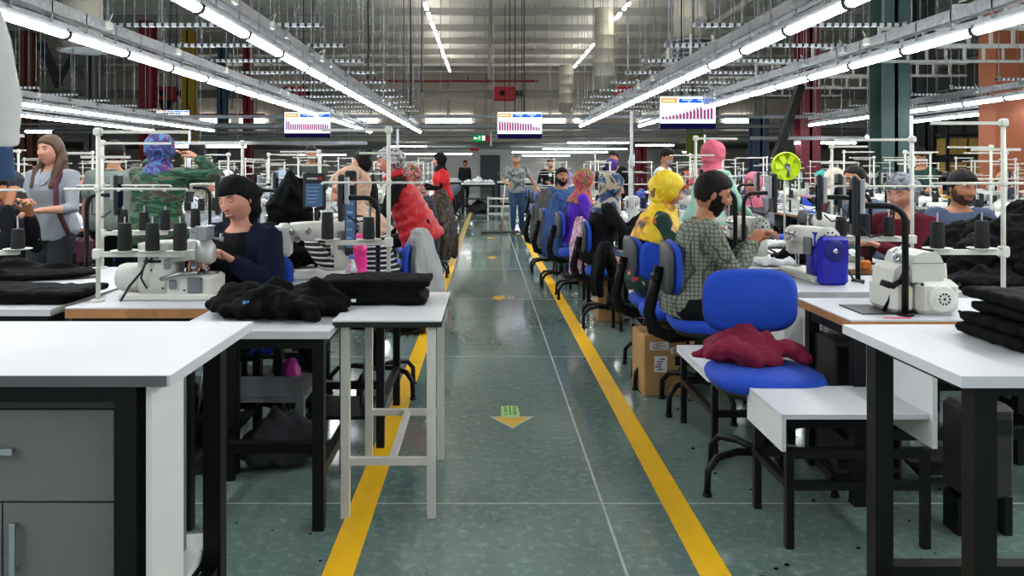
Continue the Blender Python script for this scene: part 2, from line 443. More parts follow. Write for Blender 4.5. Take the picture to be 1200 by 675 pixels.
# ---------------------------------------------------------------- lighting rows
HOUS = mat('lamp_housing', '#8f9294', .45, .3); CLIPM = mat('lamp_clip', '#101112', .9, spec=.05)
def make_lamp(L=1.25):
    t = thing('ceiling_light', 'x', 'ceiling light', (0,0,0))
    pr = [(x*1.2, z*1.2 if z < 0 else z) for x, z in [(-.042,.012),(-.045,-.006),(-.034,-.026),(-.015,-.036),(.015,-.036),(.034,-.026),(.045,-.006),(.042,.012)]]
    m = MB(); m.loft([[(p[0], y, p[1]) for p in pr][::-1] for y in (-L/2+.012, L/2-.012)], smooth=False); m.build('diffuser', LAMP, t)
    MB().b2(-.038, .038, -L/2+.005, L/2-.005, .0125, .062).build('housing', HOUS, t)
    pc = [(x*1.24, z*1.34) for x, z in [(-.05,.02),(-.053,-.008),(-.04,-.034),(-.017,-.044),(.017,-.044),(.04,-.034),(.053,-.008),(.05,.02)]]
    m = MB(); m.loft([[(p[0], y, p[1]) for p in pc][::-1] for y in (-L/2-.016, -L/2+.016)], smooth=False); m.build('end_clip', CLIPM, t)
    return t
lamp0 = make_lamp(); _used = [False]
def place_lamp(loc, rz, label, group):
    if not _used[0]:
        _used[0] = True; lamp0.location = loc; lamp0.rotation_euler = (0,0,rz); lamp0['label'] = label; lamp0['group'] = group; lamp_first.append(1); return lamp0
    return dup(lamp0, loc, rz, label, group)
lamp_first = []
# the template is registered before its first copy is made
LZ = 2.77
ROWS = [(-2.42, 28, 'left lamp row nearest the aisle', -2), (-4.22, 28, 'second lamp row left of aisle', -2), (-9.6, 27, 'third lamp row left of aisle', 5), (-11.7, 27, 'outermost left lamp row', 5),
        (2.95, 24, 'right lamp row nearest the aisle', -2), (4.78, 24, 'second lamp row right of aisle', -2), (9.9, 23.5, 'third lamp row right of aisle', 5), (12.1, 23.5, 'outermost right lamp row', 5)]
TR = random.Random(5)
for (x, yend, nm, y0) in ROWS:
    n = int((yend-y0)/1.27); k = 0
    for i in range(n):
        y = yend-.63-1.27*i
        if y < -1.5: continue
        pos = yend-y
        place_lamp((x, y, LZ), 0, 'linear ceiling light, %s from the far end, %s' % (ORD[min(i, 29)], nm), 'linear ceiling lights, '+nm)
    t = thing('cable_tray', 'grey cable tray with hanger rods above the '+nm, 'cable tray', (x, 0, 0), 0, 'cable trays over the lamp rows')
    m = MB(); zt = LZ+.20
    m.b2(-.05, .05, y0, yend, zt-.05, zt-.044); m.b2(-.05, -.045, y0, yend, zt-.05, zt+.075); m.b2(.045, .05, y0, yend, zt-.05, zt+.075)
    m.b2(-.03, .03, y0, yend, LZ+.065, LZ+.1)
    m.build('tray', GALV, t)
    y = yend-.3; q = 0
    while y > max(y0, 1.2):
        b = MB(); b.b2(-.05, .05, y-.012, y+.012, LZ+.062, LZ+.07); b.b2(-.05, -.042, y-.012, y+.012, LZ+.06, zt+.07); b.b2(.042, .05, y-.012, y+.012, LZ+.06, zt+.07); b.b2(-.05, .05, y-.012, y+.012, zt+.062, zt+.07)
        b.build('bracket', GALV_D, t)
        if q % 2 == 0 and q < 60:
            MB().tube([(0, y, zt+.07), (0, y, 8.56)], .008, 5).build('hanger_rod', STEEL, t)
        if TR.random() < .6:
            c = TR.choice([-1, 1]); bb = MB(); bb.rbox((c*.065, y-.2, zt+.03), (.05, .11, .08), .008); bb.tube([(c*.065, y-.2, zt+.06), (c*.1, y-.18, zt+.16), (0, y-.05, zt+.14)], .007, 5)
            bb.build('socket_box', TR.choice([CREAM, GALV_D, GALV]), t)
        y -= .635; q += 1
    cb = MB(); pts = []
    yy = max(y0, 0)
    while yy < yend: pts.append((TR.uniform(-.02, .02), yy, zt+.0+TR.uniform(0, .03))); yy += .45
    cb.tube(pts, .011, 5); cb.build('cable', BLK_PLASTIC, t)
# ---------------------------------------------------------------- overhead steel
def strut_mesh(x0, x1):
    m = MB(); m.b2(x0, x1, -.02, .02, -.02, -.014); m.b2(x0, x1, -.022, -.018, -.02, .022); m.b2(x0, x1, .018, .022, -.02, .022)
    n = int((x1-x0)/.16)
    return m
PERF = mat('perforated_galvanised', '#b4b8ba', .4, .7, var=.1)
_nt = PERF.node_tree; _b = _nt.nodes['Principled BSDF']
_tc = _nt.nodes.new('ShaderNodeTexCoord'); _w = _nt.nodes.new('ShaderNodeTexWave'); _w.inputs['Scale'].default_value = 3.6; _w.bands_direction = 'X'
_nt.links.new(_tc.outputs['Object'], _w.inputs['Vector'])
_r = _nt.nodes.new('ShaderNodeValToRGB'); _r.color_ramp.interpolation = 'CONSTANT'; _r.color_ramp.elements[0].color = hexc('#3c3e40'); _r.color_ramp.elements[1].position = .35; _r.color_ramp.elements[1].color = hexc('#c4c8ca')
_nt.links.new(_w.outputs['Fac'], _r.inputs['Fac']); _nt.links.new(_r.outputs['Color'], _b.inputs['Base Color'])
for (x0, x1, side) in ((-4.45, -1.9, 'left'), (2.4, 5.0, 'right'), (-12.1, -9.2, 'far left'), (9.5, 12.5, 'far right')):
    t0 = None
    for k in range(11):
        y = 7.45+1.47*k
        if abs(x0) > 6: y += 1
        lab = 'perforated strut across the %s lamp rows, %s from the camera' % (side, ORD[k])
        grp = 'perforated strut channels, '+side
        if t0 is None:
            t0 = thing('strut_channel', lab, 'strut', (0, y, 3.09), 0, grp)
            strut_mesh(x0, x1).build('channel', PERF, t0)
            for xx in (x0+.06, x1-.06): MB().tube([(xx, 0, .0), (xx, 0, 5.48)], .008, 5).build('hanger_rod', STEEL, t0)
            MB().rbox((x0+.06, 0, .02), (.06, .06, .1), .01).build('clamp', GALV_D, t0)
        else: dup(t0, (0, y, 3.09), 0, lab, grp)
# thin vertical drop rods and black cables between the rows
DR = random.Random(21)
for k in range(34):
    px = DR.uniform(250, 900); Y = DR.uniform(14, 40); x = X(px, Y)
    if abs(x) < 1.2 and Y < 20: continue
    zb = DR.uniform(2.9, 3.6); dark = DR.random() < .25
    m = MB(); m.tube([(0,0,zb), (0,0,8.5)], .012 if not dark else .016, 5); m.b2(-.03, .03, -.03, .03, zb-.05, zb)
    solo('hanging_cable' if dark else 'hanging_rod', m, BLK_PLASTIC if dark else STEEL, ('thin black cable' if dark else 'thin steel rod')+' hanging straight down from the roof above the hall', 'cable' if dark else 'rod', (x, Y, 0), group='black drop cables' if dark else 'steel drop rods')
for (px, Y, zb) in ((431, 16, 3.35), (481, 22, 3.3)):
    m = MB(); m.tube([(0,0,zb), (.02,0,zb+.7), (0,0,zb+2), (0,0,8.5)], .022, 6); m.lathe([(.03,zb-.06),(.03,zb+.02)], n=8)
    solo('hanging_cable', m, BLK_PLASTIC, 'thick black cable dropping from the roof %s' % ('nearer the left lamp row' if px < 450 else 'further back over the aisle edge'), 'cable', (X(px, Y), Y, 0))

# cross pipes / rails high up
for k, (y, z, x0, x1, r, mt, lab) in enumerate([(59.3, 8.2, -14, 4, .09, mat('pipe_red', '#8c1c22', .5), 'long red sprinkler pipe high on the back wall'),
        (58.9, 5.6, -36, -17, .07, MATS['pipe_red'], 'red sprinkler pipe on the back wall at the far left'),
        (58.9, 4.9, -6.5, 9, .035, mat('pipe_pink', '#b26b72', .5), 'thin pinkish pipe crossing in front of the wall windows')]):
    m = MB(); m.tube([(x0, y, z), (x1, y, z)], r, 8)
    for i in range(5):
        xx = x0+(x1-x0)*(i+.5)/5; m.tube([(xx, y, z), (xx, y, z+.35)], r*.6, 6)
    solo('sprinkler_pipe', m, mt, lab, 'pipe')
BEAMM = mat('beam_grey', '#7f7e78', .5, .2, var=.1)
m = MB(); m.b2(-30, 30, 46.1, 46.3, 5.72, 6.1); m.b2(-30, 30, 46.0, 46.4, 6.1, 6.16); m.b2(-30, 30, 46.0, 46.4, 5.66, 5.72)
solo('crane_beam', m, BEAMM, 'long grey steel beam crossing the hall below the roof, carrying the red heaters', 'beam')
REDM = mat('heater_red', '#a3161f', .45, var=.1)
for i, (px, lab) in enumerate([(591, 'red heater unit on the grey beam above the middle screen'), (735, 'red heater unit on the grey beam beside the pale round duct'), (347, 'red heater unit on the grey beam left of the middle'), (196, 'red heater unit on the grey beam at the far left, above a funnel')]):
    x = X(px, 45.5); t = thing('hanging_heater', lab, 'heater', (x, 45.4, 5.45), 0, 'red heater units')
    m = MB(); m.rbox((0,0,.4), (1.35,.6,.85), .08); m.build('casing', REDM, t)
    m = MB(); m.lathe([(.16,-.34),(.16,-.29)], (-.15,0,.42), 16, axis='Y'); m.lathe([(.08,-.36),(.08,-.34)], (-.15,0,.42), 12, axis='Y'); m.build('fan_grille', BLK_PLASTIC, t)
    MB().tube([(.6,0,.45),(1.1,0,.45)], .16, 10).build('flue', BLK_PLASTIC, t)
    if i == 3: MB().lathe([(.45,0),(.15,-1.2)], (0,0,0), 4).build('funnel', BLK_PLASTIC, t)
# air ducts
DUCT = mat('duct_sand', '#b5b19f', .8, var=.04)
def duct(px, Y, d, zb, ztop, lab, grille=True):
    t = thing('ventilation_duct', lab, 'air duct', (X(px, Y), Y, zb), 0, 'vertical round air ducts')
    n = int((ztop-zb)/.55); pr = []
    h = (ztop-zb)/n
    for k in range(n): pr += [(d/2, h*k+.02), (d/2, h*(k+1)-.02), (d/2+.012, h*(k+1)-.01), (d/2+.012, h*(k+1)+.01)]
    MB().lathe(pr, n=28).build('duct', DUCT, t)
    if grille == 'ring':
        m = MB(); m.lathe([(d*.52, -.10), (d*.66, -.07), (d*.66, -.03), (d*.5, 0)], n=28); m.build('bottom_ring', GALV, t)
    elif grille:
        m = MB()
        for k in range(5): m.lathe([(d*.72, -.12-.13*k), (d*.78, -.10-.13*k), (d*.78, -.085-.13*k)], n=24)
        m.build('louvre', GALV, t)
        m = MB(); m.lathe([(d*.5, -.66), (d*.5, 0)], n=20); m.build('plenum', GALV_D, t)
        for k in range(6):
            a = k*PI/3+.3; MB().bar((math.cos(a)*d*.8, math.sin(a)*d*.8, -.72), (math.cos(a)*d*.74, math.sin(a)*d*.74, .02), .07, .05).build('stay', CREAM_STEEL, t)
        m = MB(); m.lathe([(d*.4, -.78), (d*.82, -.76), (d*.84, -.72), (d*.4, -.7)], n=24); m.build('bottom_ring', GALV, t)
duct(808.5, 22, .92, 5.15, 8.5, 'wide sand-coloured round air duct with louvred diffuser, nearest on the right')
duct(708.5, 34, .90, 4.9, 8.5, 'tall sand-coloured air duct reaching lowest, behind the right lamp row', False)
duct(663.5, 46, .87, 4.8, 7.6, 'farthest pale round air duct right of the middle screen', False)
duct(97, 20, .95, 4.55, 8.5, 'wide sand-coloured round air duct with diffuser over the left side', 'ring')
# coloured steel columns
cols = [(27, 41, '#7a4a35', 0, 'brown'), (102, 117, '#62665f', 0, 'grey-green'), (166, 181, '#7d1820', 0, 'dark red, with a red heater behind it,'), (215, 229, '#a58a1e', 0, 'mustard yellow'), (256, 266, '#3e5a70', 0, 'slate blue'), (286, 296, '#8e2030', 0, 'bright red'),
        (934, 957, '#64202a', 0, 'maroon'), (1026, 1058, '#3b5451', 0, 'wide dark teal'), (806, 822, '#5c6a2a', 3.4, 'olive green'), (880, 898, '#3d4f66', 3.6, 'blue-grey'), (1070, 1090, '#33383a', 0, 'charcoal'), (745, 757, '#7a1f2a', 3.2, 'small crimson')]
for (a, b, c, zt, nm) in cols:
    Y = .62*900/(b-a); Y = min(Y, 44)
    zt = zt or 8.56; t = thing('steel_column', 'upright %s steel column holding up the roof' % nm if zt > 5 else 'shorter upright %s steel column behind the machines' % nm, 'column', (X((a+b)/2, Y), Y, 0), 0, 'painted steel columns')
    w = (b-a)/900*Y/2; m = MB(); m.b2(-w, w, -w, -w+.05, 0, zt); m.b2(-w, w, w-.05, w, 0, zt); m.b2(-.04, .04, -w, w, 0, zt)
    m.build('column_shaft', mat('column_'+c[1:], c, .55, var=.08), t)
    MB().b2(-w-.1, w+.1, -w-.1, w+.1, 0, .04).build('base_plate', GALV_D, t)
# big orange wall pier at the right with the dark panelled wall behind it
struct('wall_right_pier', MB().b2(X(1167, 17), 15.5, 17, 17.6, 0, 8.5), mat('pier_orange', '#8a4a2a', .7, var=.05, vscale=2))
DW = MB(); DW.b2(X(1062, 30), 26, 30, 30.2, 0, 5.2)
struct('wall_right_inner', DW, mat('dark_wall', '#4a4c4b', .6, var=.1, vscale=.8))
for k in range(7):
    x = X(1062, 29.9)+.1+k*1.1; struct('trim_%d' % (150+k), MB().b2(x, x+.06, 29.9, 30, 0, 4.6), mat('dark_rib', '#2c2e2f', .5))
# storage rack with yellow cartons
t = thing('storage_rack', 'black storage rack standing before the dark wall at the right', 'rack', (X(1140, 26), 26, 0))
for x in (-1.1, 1.1):
    for y in (-.4, .4): MB().b2(x-.04, x+.04, y-.04, y+.04, 0, 2.9).build('upright', BLK_STEEL, t)
for z in (.3, 1.1, 1.9, 2.6): MB().b2(-1.1, 1.1, -.42, .42, z-.04, z).build('shelf', BLK_STEEL, t)
YC = mat('carton_yellow', '#a98a45', .8); bx = X(1140, 26)
for r, z in enumerate((1.1, 1.9)):
    for c in range(3):
        m = MB(); m.b2(-.3, .3, -.35, .35, 0, .55); m.b2(-.03, .03, -.352, .352, 0, .553, 1)
        solo('carton', m, [YC, mat('packing_tape', '#8a7440', .4)], 'dull yellow carton on the black rack, %s shelf, %s' % (['middle','upper'][r], ['left end','centre','right end'][c]), 'carton', (bx-.72+.72*c, 26, z), group='yellow cartons on the rack')
# V braces
for (pts, lab, Y) in ((((48, 50), (70, 100), (90, 60)), 'black V-shaped steel brace under the left duct', 24), (((938, 100), (903, 205), (886, 256)), 'long dark diagonal brace at the right of the hall', 22), (((920, 140), (932, 215), (938, 253)), 'short dark diagonal brace beside the maroon column', 23)):
    m = MB(); P = [(X(a, Y)-X(pts[0][0], Y), 0, Z(b, Y)) for a, b in pts]
    m.bar(P[0], P[1], .26, .2); m.bar(P[1], P[2], .24, .2)
    m.lathe([(.15, P[1][2]-.1), (.15, P[1][2]+.1)], (P[1][0], 0, 0), 10)
    solo('steel_brace', m, BLK_STEEL, lab, 'brace', (X(pts[0][0], Y), Y, 0))
# suspended overhead rail frames (white ladders) at the right
LAD = mat('ladder_white', '#b9bcb8', .5, .2)
for k, (x0, x1, y0, z0) in enumerate([(7.6, 12.5, 12.5, 3.75), (7.4, 12.5, 14.5, 3.75), (7.2, 12.5, 17, 3.8), (7.0, 12.5, 20, 3.85), (6.8, 12.5, 23.5, 3.9), (6.6, 12.5, 27, 4.0)]):
    t = thing('overhead_rail', 'white ladder-like overhead rail hung across the right hall, %s from the camera' % ORD[k], 'overhead rail', (0, y0, z0), 0, 'white ladder rails')
    for dz in (0, .32): MB().b2(x0, x1, -.03, .03, dz-.03, dz+.03).build('rail', LAD, t)
    n = int((x1-x0)/.42)
    for i in range(n): MB().b2(x0+.42*i, x0+.42*i+.05, -.025, .025, .03, .29).build('rung', LAD, t)
    for xx in (x0+.1, x1-.1): MB().tube([(xx,0,.34),(xx,0,8.5-z0)], .01, 5).build('hanger_rod', STEEL, t)
for k, (x, y0, y1, z) in enumerate([(7.9, 9, 30, 3.65), (9.1, 9, 30, 3.95), (14, 12, 30, 3.3), (-14, 12, 34, 3.3)]):
    m = MB(); m.b2(-.16, -.14, 0, y1-y0, 0, .08); m.b2(.14, .16, 0, y1-y0, 0, .08)
    y = 0
    t = thing('cable_ladder', 'grey cable ladder running %s, %s' % ('along the left half of the hall' if x < 0 else 'along the right half of the hall', ['inner right, lower','outer right, higher','far right edge','far left edge'][k]), 'cable ladder', (x, y0, z), 0, 'grey cable ladders')
    m.build('side_rail', GALV, t)
    while y < y1-y0: MB().b2(-.14, .14, y, y+.04, .01, .04).build('rung', GALV, t); y += .6
    for q in range(5): MB().tube([(0, (y1-y0)*q/4.001+.02, .04), (0, (y1-y0)*q/4.001+.02, 8.5-z)], .009, 5).build('hanger_rod', STEEL, t)
# high-bay strips under the roof; nearer ones, out of frame, added to brighten it
HB = mat_emit('high_bay_glow', '#f5f0e6', 28)
for (x, lab, ys) in ((-2.45, 'left', range(9, 52, 2)), (5.65, 'right', range(9, 52, 2))):
    for k, y in enumerate(ys):
        t = thing('ceiling_strip_light', 'warm roof strip light, out-of-frame ones added as fill, %s line, %s from the camera' % (lab, ORD[k]), 'roof light', (x, y, 7.95), 0, 'roof strip lights')
        MB().b2(-.06, .06, -.6, .6, 0, .06).build('diffuser', HB, t); MB().b2(-.02, .02, -.7, .7, .065, .13).build('housing', GALV_D, t); MB().b2(-.01, .01, -.01, .01, .13, .4).build('hanger_rod', STEEL, t)
# lamps crossing the hall further back
far = [(665, 737, 167, 2.75), (600, 712, 178, 2.6), (457, 500, 171.5, 2.72), (471, 553, 180, 2.5), (928, 1003, 167, 2.25), (186, 290, 171, 2.1), (337, 406, 181, 2.35), (745, 790, 170, 2.5), (800, 830, 178, 2.4), (1015, 1048, 160, 2.3), (180, 205, 181, 2.3), (30, 62, 154, 2.6), (612, 668, 182, 2.4), (636, 735, 174.5, 2.65)]
for (a, b, py, z) in far:
    Y = (z-EYE)*900/(CY-py); x0, x1 = X(a, Y), X(b, Y); n = max(1, round((x1-x0)/1.27))
    for i in range(n):
        o = dup(lamp0, ((x0+(x1-x0)*(i+.5)/n), Y, z), PI/2, 'crosswise linear lamp, %s in the far strip %s' % (ORD[i], '%s' % {665:'right of the middle screen',600:'behind the sweeping man',457:'left of the aisle, upper',471:'left of the aisle, lower',928:'above the bearded man with glasses',186:'behind the green patterned shirt',337:'behind the striped blouse',745:'above the masked man',800:'left of the pink headscarf',1015:'before the teal column',180:'beside the colourful headscarf',30:'above the woman with the phone',612:'low right of the sweeping man',636:'above the black-clad person'}[a]), 'crosswise lamps far down the hall')
        s = (x1-x0)/n/1.25; o.scale = (1, s, 1)
# crossing trunks that carry them
for k, (Y, z, x0, x1) in enumerate([(22.5, 2.32, X(880, 22.5), X(1062, 22.5)), (24, 3.05, -12, 12), (28.5, 3.0, -14, 14), (33, 3.0, -20, 20), (38, 3.0, -22, 22), (23, 2.2, X(170, 23), X(430, 23))]):
    t = thing('cable_trunking', 'grey trunking crossing the hall, %s' % ['over the bearded man','at the end of the right lamps','just beyond the lamp rows','second beyond the lamp rows','last before the mezzanine','behind the patterned shirt'][k], 'trunking', (0, Y, z), 0, 'crossing trunks')
    MB().b2(x0, x1, -.06, .06, -.05, .05).build('trunk', GALV_D, t)
    for q in range(6):
        xx = x0+(x1-x0)*(q+.5)/6; MB().tube([(xx, 0, .05), (xx, 0, 8.5-z)], .01, 5).build('hanger_rod', STEEL, t)
# thin white poles that come down to the tables (power drops)
for (px, Y, zb, zt) in ((740, 7.5, 0, 1.98), (466, 9.2, 0, 1.9), (826, 13, 0, 2.0), (1068, 8.4, 0, 2.0), (222, 10.5, 0, 1.95)):
    m = MB(); m.b2(-.013, .013, -.013, .013, zb, zt); m.b2(-.04, .04, -.04, .04, zb, zb+.01)
    for z in (1.1, 1.5): m.rbox((0, -.03, z), (.05, .04, .12), .01)
    solo('power_pole', m, mat('pole_white', '#d9dcdc', .4), 'slim white power pole rising from the tables, at %s' % {740:'the yellow headscarf',466:'the red puffer vest',826:'the masked man',1068:'the patterned turban',150:'the colourful headscarf',222:'the speckled headscarf',447:'the striped blouse',686:'the floral headscarf'}[px], 'power pole', (X(px, Y), Y, 0), group='slim white power poles')

# ---------------------------------------------------------------- screens
SCR_W = mat_emit('screen_white', '#dcebf8', 1.5); SCR_O = mat_emit('screen_orange', '#f08a2c', 1.3); SCR_B = mat_emit('screen_blue', '#2352c8', 1.2)
SCR_R = mat_emit('screen_bars', '#c04a78', 1.0); SCR_G = mat_emit('screen_bar_dark', '#6a4a78', .8); SCR_N = mat_emit('screen_navy', '#151040', .6)
SCR_L = mat_emit('screen_light', '#a9c4f4', 1.2)
def screen(x0, x1, z0, z1, Y, heights, lab):
    w, h = x1-x0, z1-z0; t = thing('display_screen', lab, 'screen', ((x0+x1)/2, Y, z0), 0, 'production screens')
    MB().rbox((0, .03, h/2), (w, .06, h), .01).build('casing', BLK_PLASTIC, t)
    s = MB(); e = .012; y0, y1 = -.004, .0
    s.b2(-w/2+e, w/2-e, y0, y1, .18*h, h-e, 0); s.b2(-w/2+e, w/2-e, y0, y1, e, .18*h, 1)
    s.b2(-w/2+.03, -w*.19, y0-.002, y0, h*.79, h*.94, 2); s.b2(-w*.16, w/2-.02, y0-.002, y0, h*.79, h*.92, 3)
    for a, b, c in ((-.1, .08, .86), (.0, .04, .81), (.17, .36, .86), (.24, .30, .81)): s.b2(w*a, w*b, y0-.003, y0-.002, h*c, h*(c+.035), 6)
    s.b2(-w*.44, -w*.24, y0-.003, y0-.002, h*.85, h*.88, 0)
    n = len(heights)
    for i, q in enumerate(heights):
        xx = -w*.46+w*.92*i/n; bw = w*.92/n
        s.b2(xx, xx+bw*.42, y0-.002, y0, h*.30, h*(.30+.42*q), 5); s.b2(xx+bw*.42, xx+bw*.78, y0-.002, y0, h*.30, h*(.30+.36*q), 4)
    s.build('picture', [SCR_W, SCR_N, SCR_O, SCR_B, SCR_R, SCR_G, SCR_L], t)
    MB().b2(-.15, .15, .06, .1, h*.3, h*.7).build('mount', BLK_STEEL, t)
    for xx in (-.12, .12): MB().tube([(xx, .08, h*.6), (xx, .08, 8.5-z0)], .014, 6).build('drop_pole', BLK_STEEL, t)
H1 = [.86,.86,.82,.82,.8,.76,.76,.76,.7,.68,.66,.66,.66,.36,.36,.3]
screen(X(582.5, 20), X(635.5, 20), Z(162.5, 20), Z(131, 20), 20, H1, 'hanging screen with red bar chart over the middle of the aisle')
screen(X(333, 19.2), X(387.5, 19.2), Z(161.5, 19.2), Z(131, 19.2), 19.2, [.9,.85]+[.6]*17+[.5], 'hanging screen with red bar chart at the left, crossed by a lamp row')
screen(X(773, 16.8), X(839, 16.8), Z(151.5, 16.8), Z(112.5, 16.8), 16.8, [.2,.2,.25,.3,.35,.42,.5,.58,.66,.75,.85,.9,.92,.95,.9], 'hanging screen with rising bar chart behind the right lamp row')
screen(X(183, 30), X(222, 30), Z(141, 30), Z(129, 30), 30, [.5]*8, 'small distant blue-topped screen at the far left')
# exit sign and alarm
t = thing('exit_sign', 'green exit sign with arrow and running figure over the far aisle', 'sign', (X(562, 33), 33, Z(166, 33)))
w, h = 15*33/900, 8*33/900
MB().b2(-w/2, w/2, 0, .06, 0, h).build('sign_box', mat_emit('exit_green', '#0b7a3c', .9), t)
m = MB(); e = mat_emit('exit_white', '#d8ffe6', 1.4)
m.b2(-w*.40, -w*.18, -.01, 0, h*.42, h*.58); m.add([(-w*.46, -.01, h*.5), (-w*.34, -.01, h*.25), (-w*.34, -.01, h*.75)], [(0,1,2)])
m.b2(w*.2, w*.42, -.01, 0, h*.2, h*.85); m.build('pictogram', e, t)
m = MB(); m.lathe([(.02,-.02),(.02,0)], (0,0,h*.78), 8, axis='Y'); m.bar((0,-.01,h*.7), (-.03,-.01,h*.45), .035, .01); m.bar((-.03,-.01,h*.45), (-.1,-.01,h*.2), .025, .01); m.bar((-.03,-.01,h*.45), (.05,-.01,h*.25), .025, .01); m.bar((-.08,-.01,h*.6), (.07,-.01,h*.62), .02, .01)
m.build('runner', e, t)
for xx in (-w*.4, w*.4): MB().tube([(xx, .03, h), (xx, .03, 8.5-Z(166, 33))], .01, 5).build('hanger_rod', STEEL, t)
t = thing('alarm_horn', 'small red and white alarm unit right of the exit sign', 'alarm', (X(573, 32.5), 32.5, Z(171, 32.5)))
MB().b2(.05, .12, 0, .08, 0, .6).build('backplate', CREAM, t); MB().rbox((-.06, .04, .3), (.22, .14, .3), .03).build('horn', REDM, t)
MB().tube([(.085, .04, .6), (.085, .04, 8.5-Z(171, 32.5))], .012, 5).build('hanger_rod', STEEL, t)
t = thing('alarm_horn', 'red beacon lamp low under the far crossing trunk', 'alarm', (X(556, 37), 37, Z(177, 37)))
MB().rbox((0, 0, .08), (.4, .12, .16), .03).build('horn', REDM, t); MB().tube([(0,0,.16),(0,0,8.5-Z(177,37))], .01, 5).build('hanger_rod', STEEL, t)
# ================================================================ FURNITURE AND MACHINES (prototypes in local space)
TT = .79
def make_table(w, d, name, label, group, loc, rz=0, z=TT, edge=WOOD_EDGE, legm=BLK_STEEL, leg=.04, th=.035, rails=True, treadle=True, inset=.05, apron=None):
    """w along local x, d along local y, origin at plan centre on the floor"""
    t = thing(name, label, 'table', loc, rz, group)
    m = MB(); m.b2(-w/2, w/2, -d/2, d/2, z-.006, z, 0); m.b2(-w/2+.0005, w/2-.0005, -d/2+.0005, d/2-.0005, z-th, z-.006, 1)
    m.build('tabletop', [WHITE_TOP, edge], t)
    for sx in (-1, 1):
        for sy in (-1, 1):
            x, y = sx*(w/2-inset), sy*(d/2-inset); MB().b2(x-leg/2, x+leg/2, y-leg/2, y+leg/2, 0, z-th).build('leg', legm, t)
    if rails:
        for sx in (-1, 1):
            x = sx*(w/2-inset); MB().b2(x-leg*.4, x+leg*.4, -d/2+inset+leg/2, d/2-inset-leg/2, .2, .2+leg).build('foot_rail', legm, t)
            MB().b2(x-leg*.4, x+leg*.4, -d/2+inset+leg/2, d/2-inset-leg/2, z-th-leg, z-th).build('top_rail', legm, t)
        for sy in (-1, 1):
            y = sy*(d/2-inset); MB().b2(-w/2+inset+leg/2, w/2-inset-leg/2, y-leg*.4, y+leg*.4, z-th-leg, z-th).build('top_rail', legm, t)
        MB().b2(-w/2+inset+leg*.4, w/2-inset-leg*.4, -leg/2, leg/2, .2, .2+leg).build('stretcher', legm, t)
    if treadle:
        m = MB(); m.rbox((0, -.02, .1), (.36, .24, .02), .006, rot=Matrix.Rotation(.2, 3, 'X')); m.build('treadle', BLK_STEEL, t)
        m = MB(); m.rbox((.18, .05, z-.18), (.16, .18, .16), .03); m.lathe([(.05, -.16), (.05, -.05)], (.18, .0, z-.18), 12, axis='Y'); m.build('motor', GALV_D, t)
        MB().tube([(.1, 0, .1), (.15, .02, z-.2)], .007, 6).build('treadle_rod', STEEL, t)
    return t

def make_sewing_machine(shell=None):
    """lockstitch head: needle end at -x, handwheel at +x, operator on -y"""
    shell = shell or CREAM
    t = thing('sewing_machine', 'x', 'sewing machine')
    m = MB(); m.rbox((0, 0, .02), (.5, .18, .04), .012); m.build('bed', CREAM, t)
    m = MB(); m.loft([[(x, y, z) for x, y in ((.09,-.055),(.21,-.06),(.225,-.04),(.225,.05),(.21,.07),(.09,.065))][::-1] for z in (.04, .12, .2)][::-1])
    m.loft([[(x, y, z) for x, y in ((.08,-.05),(.21,-.06),(.225,-.04),(.225,.05),(.21,.07),(.08,.06))] for z in (.19, .28)]); m.build('pillar', shell, t)
    m = MB(); P = lambda x, a, b, c: [(x, -.05*a, b), (x, .05*a, b), (x, .058*a, (b+c)/2), (x, .05*a, c-.012), (x, .03*a, c), (x, -.03*a, c), (x, -.05*a, c-.012), (x, -.058*a, (b+c)/2)]
    m.loft([P(.2, 1.1, .18, .30), P(.08, 1.05, .195, .30), P(-.08, 1, .205, .296), P(-.15, 1, .2, .292)]); m.build('arm', CREAM, t)
    m = MB(); m.rbox((-.185, 0, .205), (.085, .11, .17), .02); m.build('head', CREAM, t)
    m = MB(); m.rbox((-.231, 0, .21), (.01, .085, .14), .004); m.build('face_plate', CHROME, t)
    m = MB(); m.tube([(-.19, 0, .13), (-.19, 0, .05)], .005, 8); m.tube([(-.175, .01, .13), (-.175, .01, .05)], .004, 6); m.b2(-.20, -.165, -.02, .02, .042, .048); m.build('presser_foot', CHROME, t)
    m = MB(); m.lathe([(.03, .0), (.062, .005), (.068, .02), (.062, .04), (.025, .045), (.02, .06), (.012, .062)], (.228, 0, .245), 22, axis='X'); m.build('handwheel', mat('wheel_grey', '#b5b5ae', .3, var=.05), t)
    m = MB()
    for k in range(10):
        a = 2*PI*k/10; m.lathe([(.0055, .0), (.0055, .003)], (.2725, .04*math.cos(a), .245+.04*math.sin(a)), 6, axis='X')
    m.lathe([(.008, 0), (.008, .004)], (.29, 0, .245), 8, axis='X'); m.build('wheel_holes', BLK_PLASTIC, t)
    for k, (x, z) in enumerate([(-.15, .25), (-.12, .21), (-.06, .25)]):
        m = MB(); m.lathe([(.018, .0), (.018, -.006), (.008, -.01), (.014, -.014), (.006, -.028)], (x, -.056, z), 12, axis='Y'); m.build('tension_dial', CHROME, t)
    m = MB(); m.rbox((.15, -.072, .2), (.09, .02, .1), .006); m.build('control_panel', GALV_D, t)
    m = MB(); m.tube([(-.02, 0, .295), (-.02, 0, .37)], .004, 6); m.tube([(-.03, -.02, .37), (.01, .03, .37)], .003, 5); m.build('thread_post', CHROME, t)
    m = MB(); m.tube([(.18, .07, .1), (.22, .13, .06), (.2, .16, .02), (.24, .2, .005)], .007, 6); m.build('cable', BLK_PLASTIC, t)
    return t

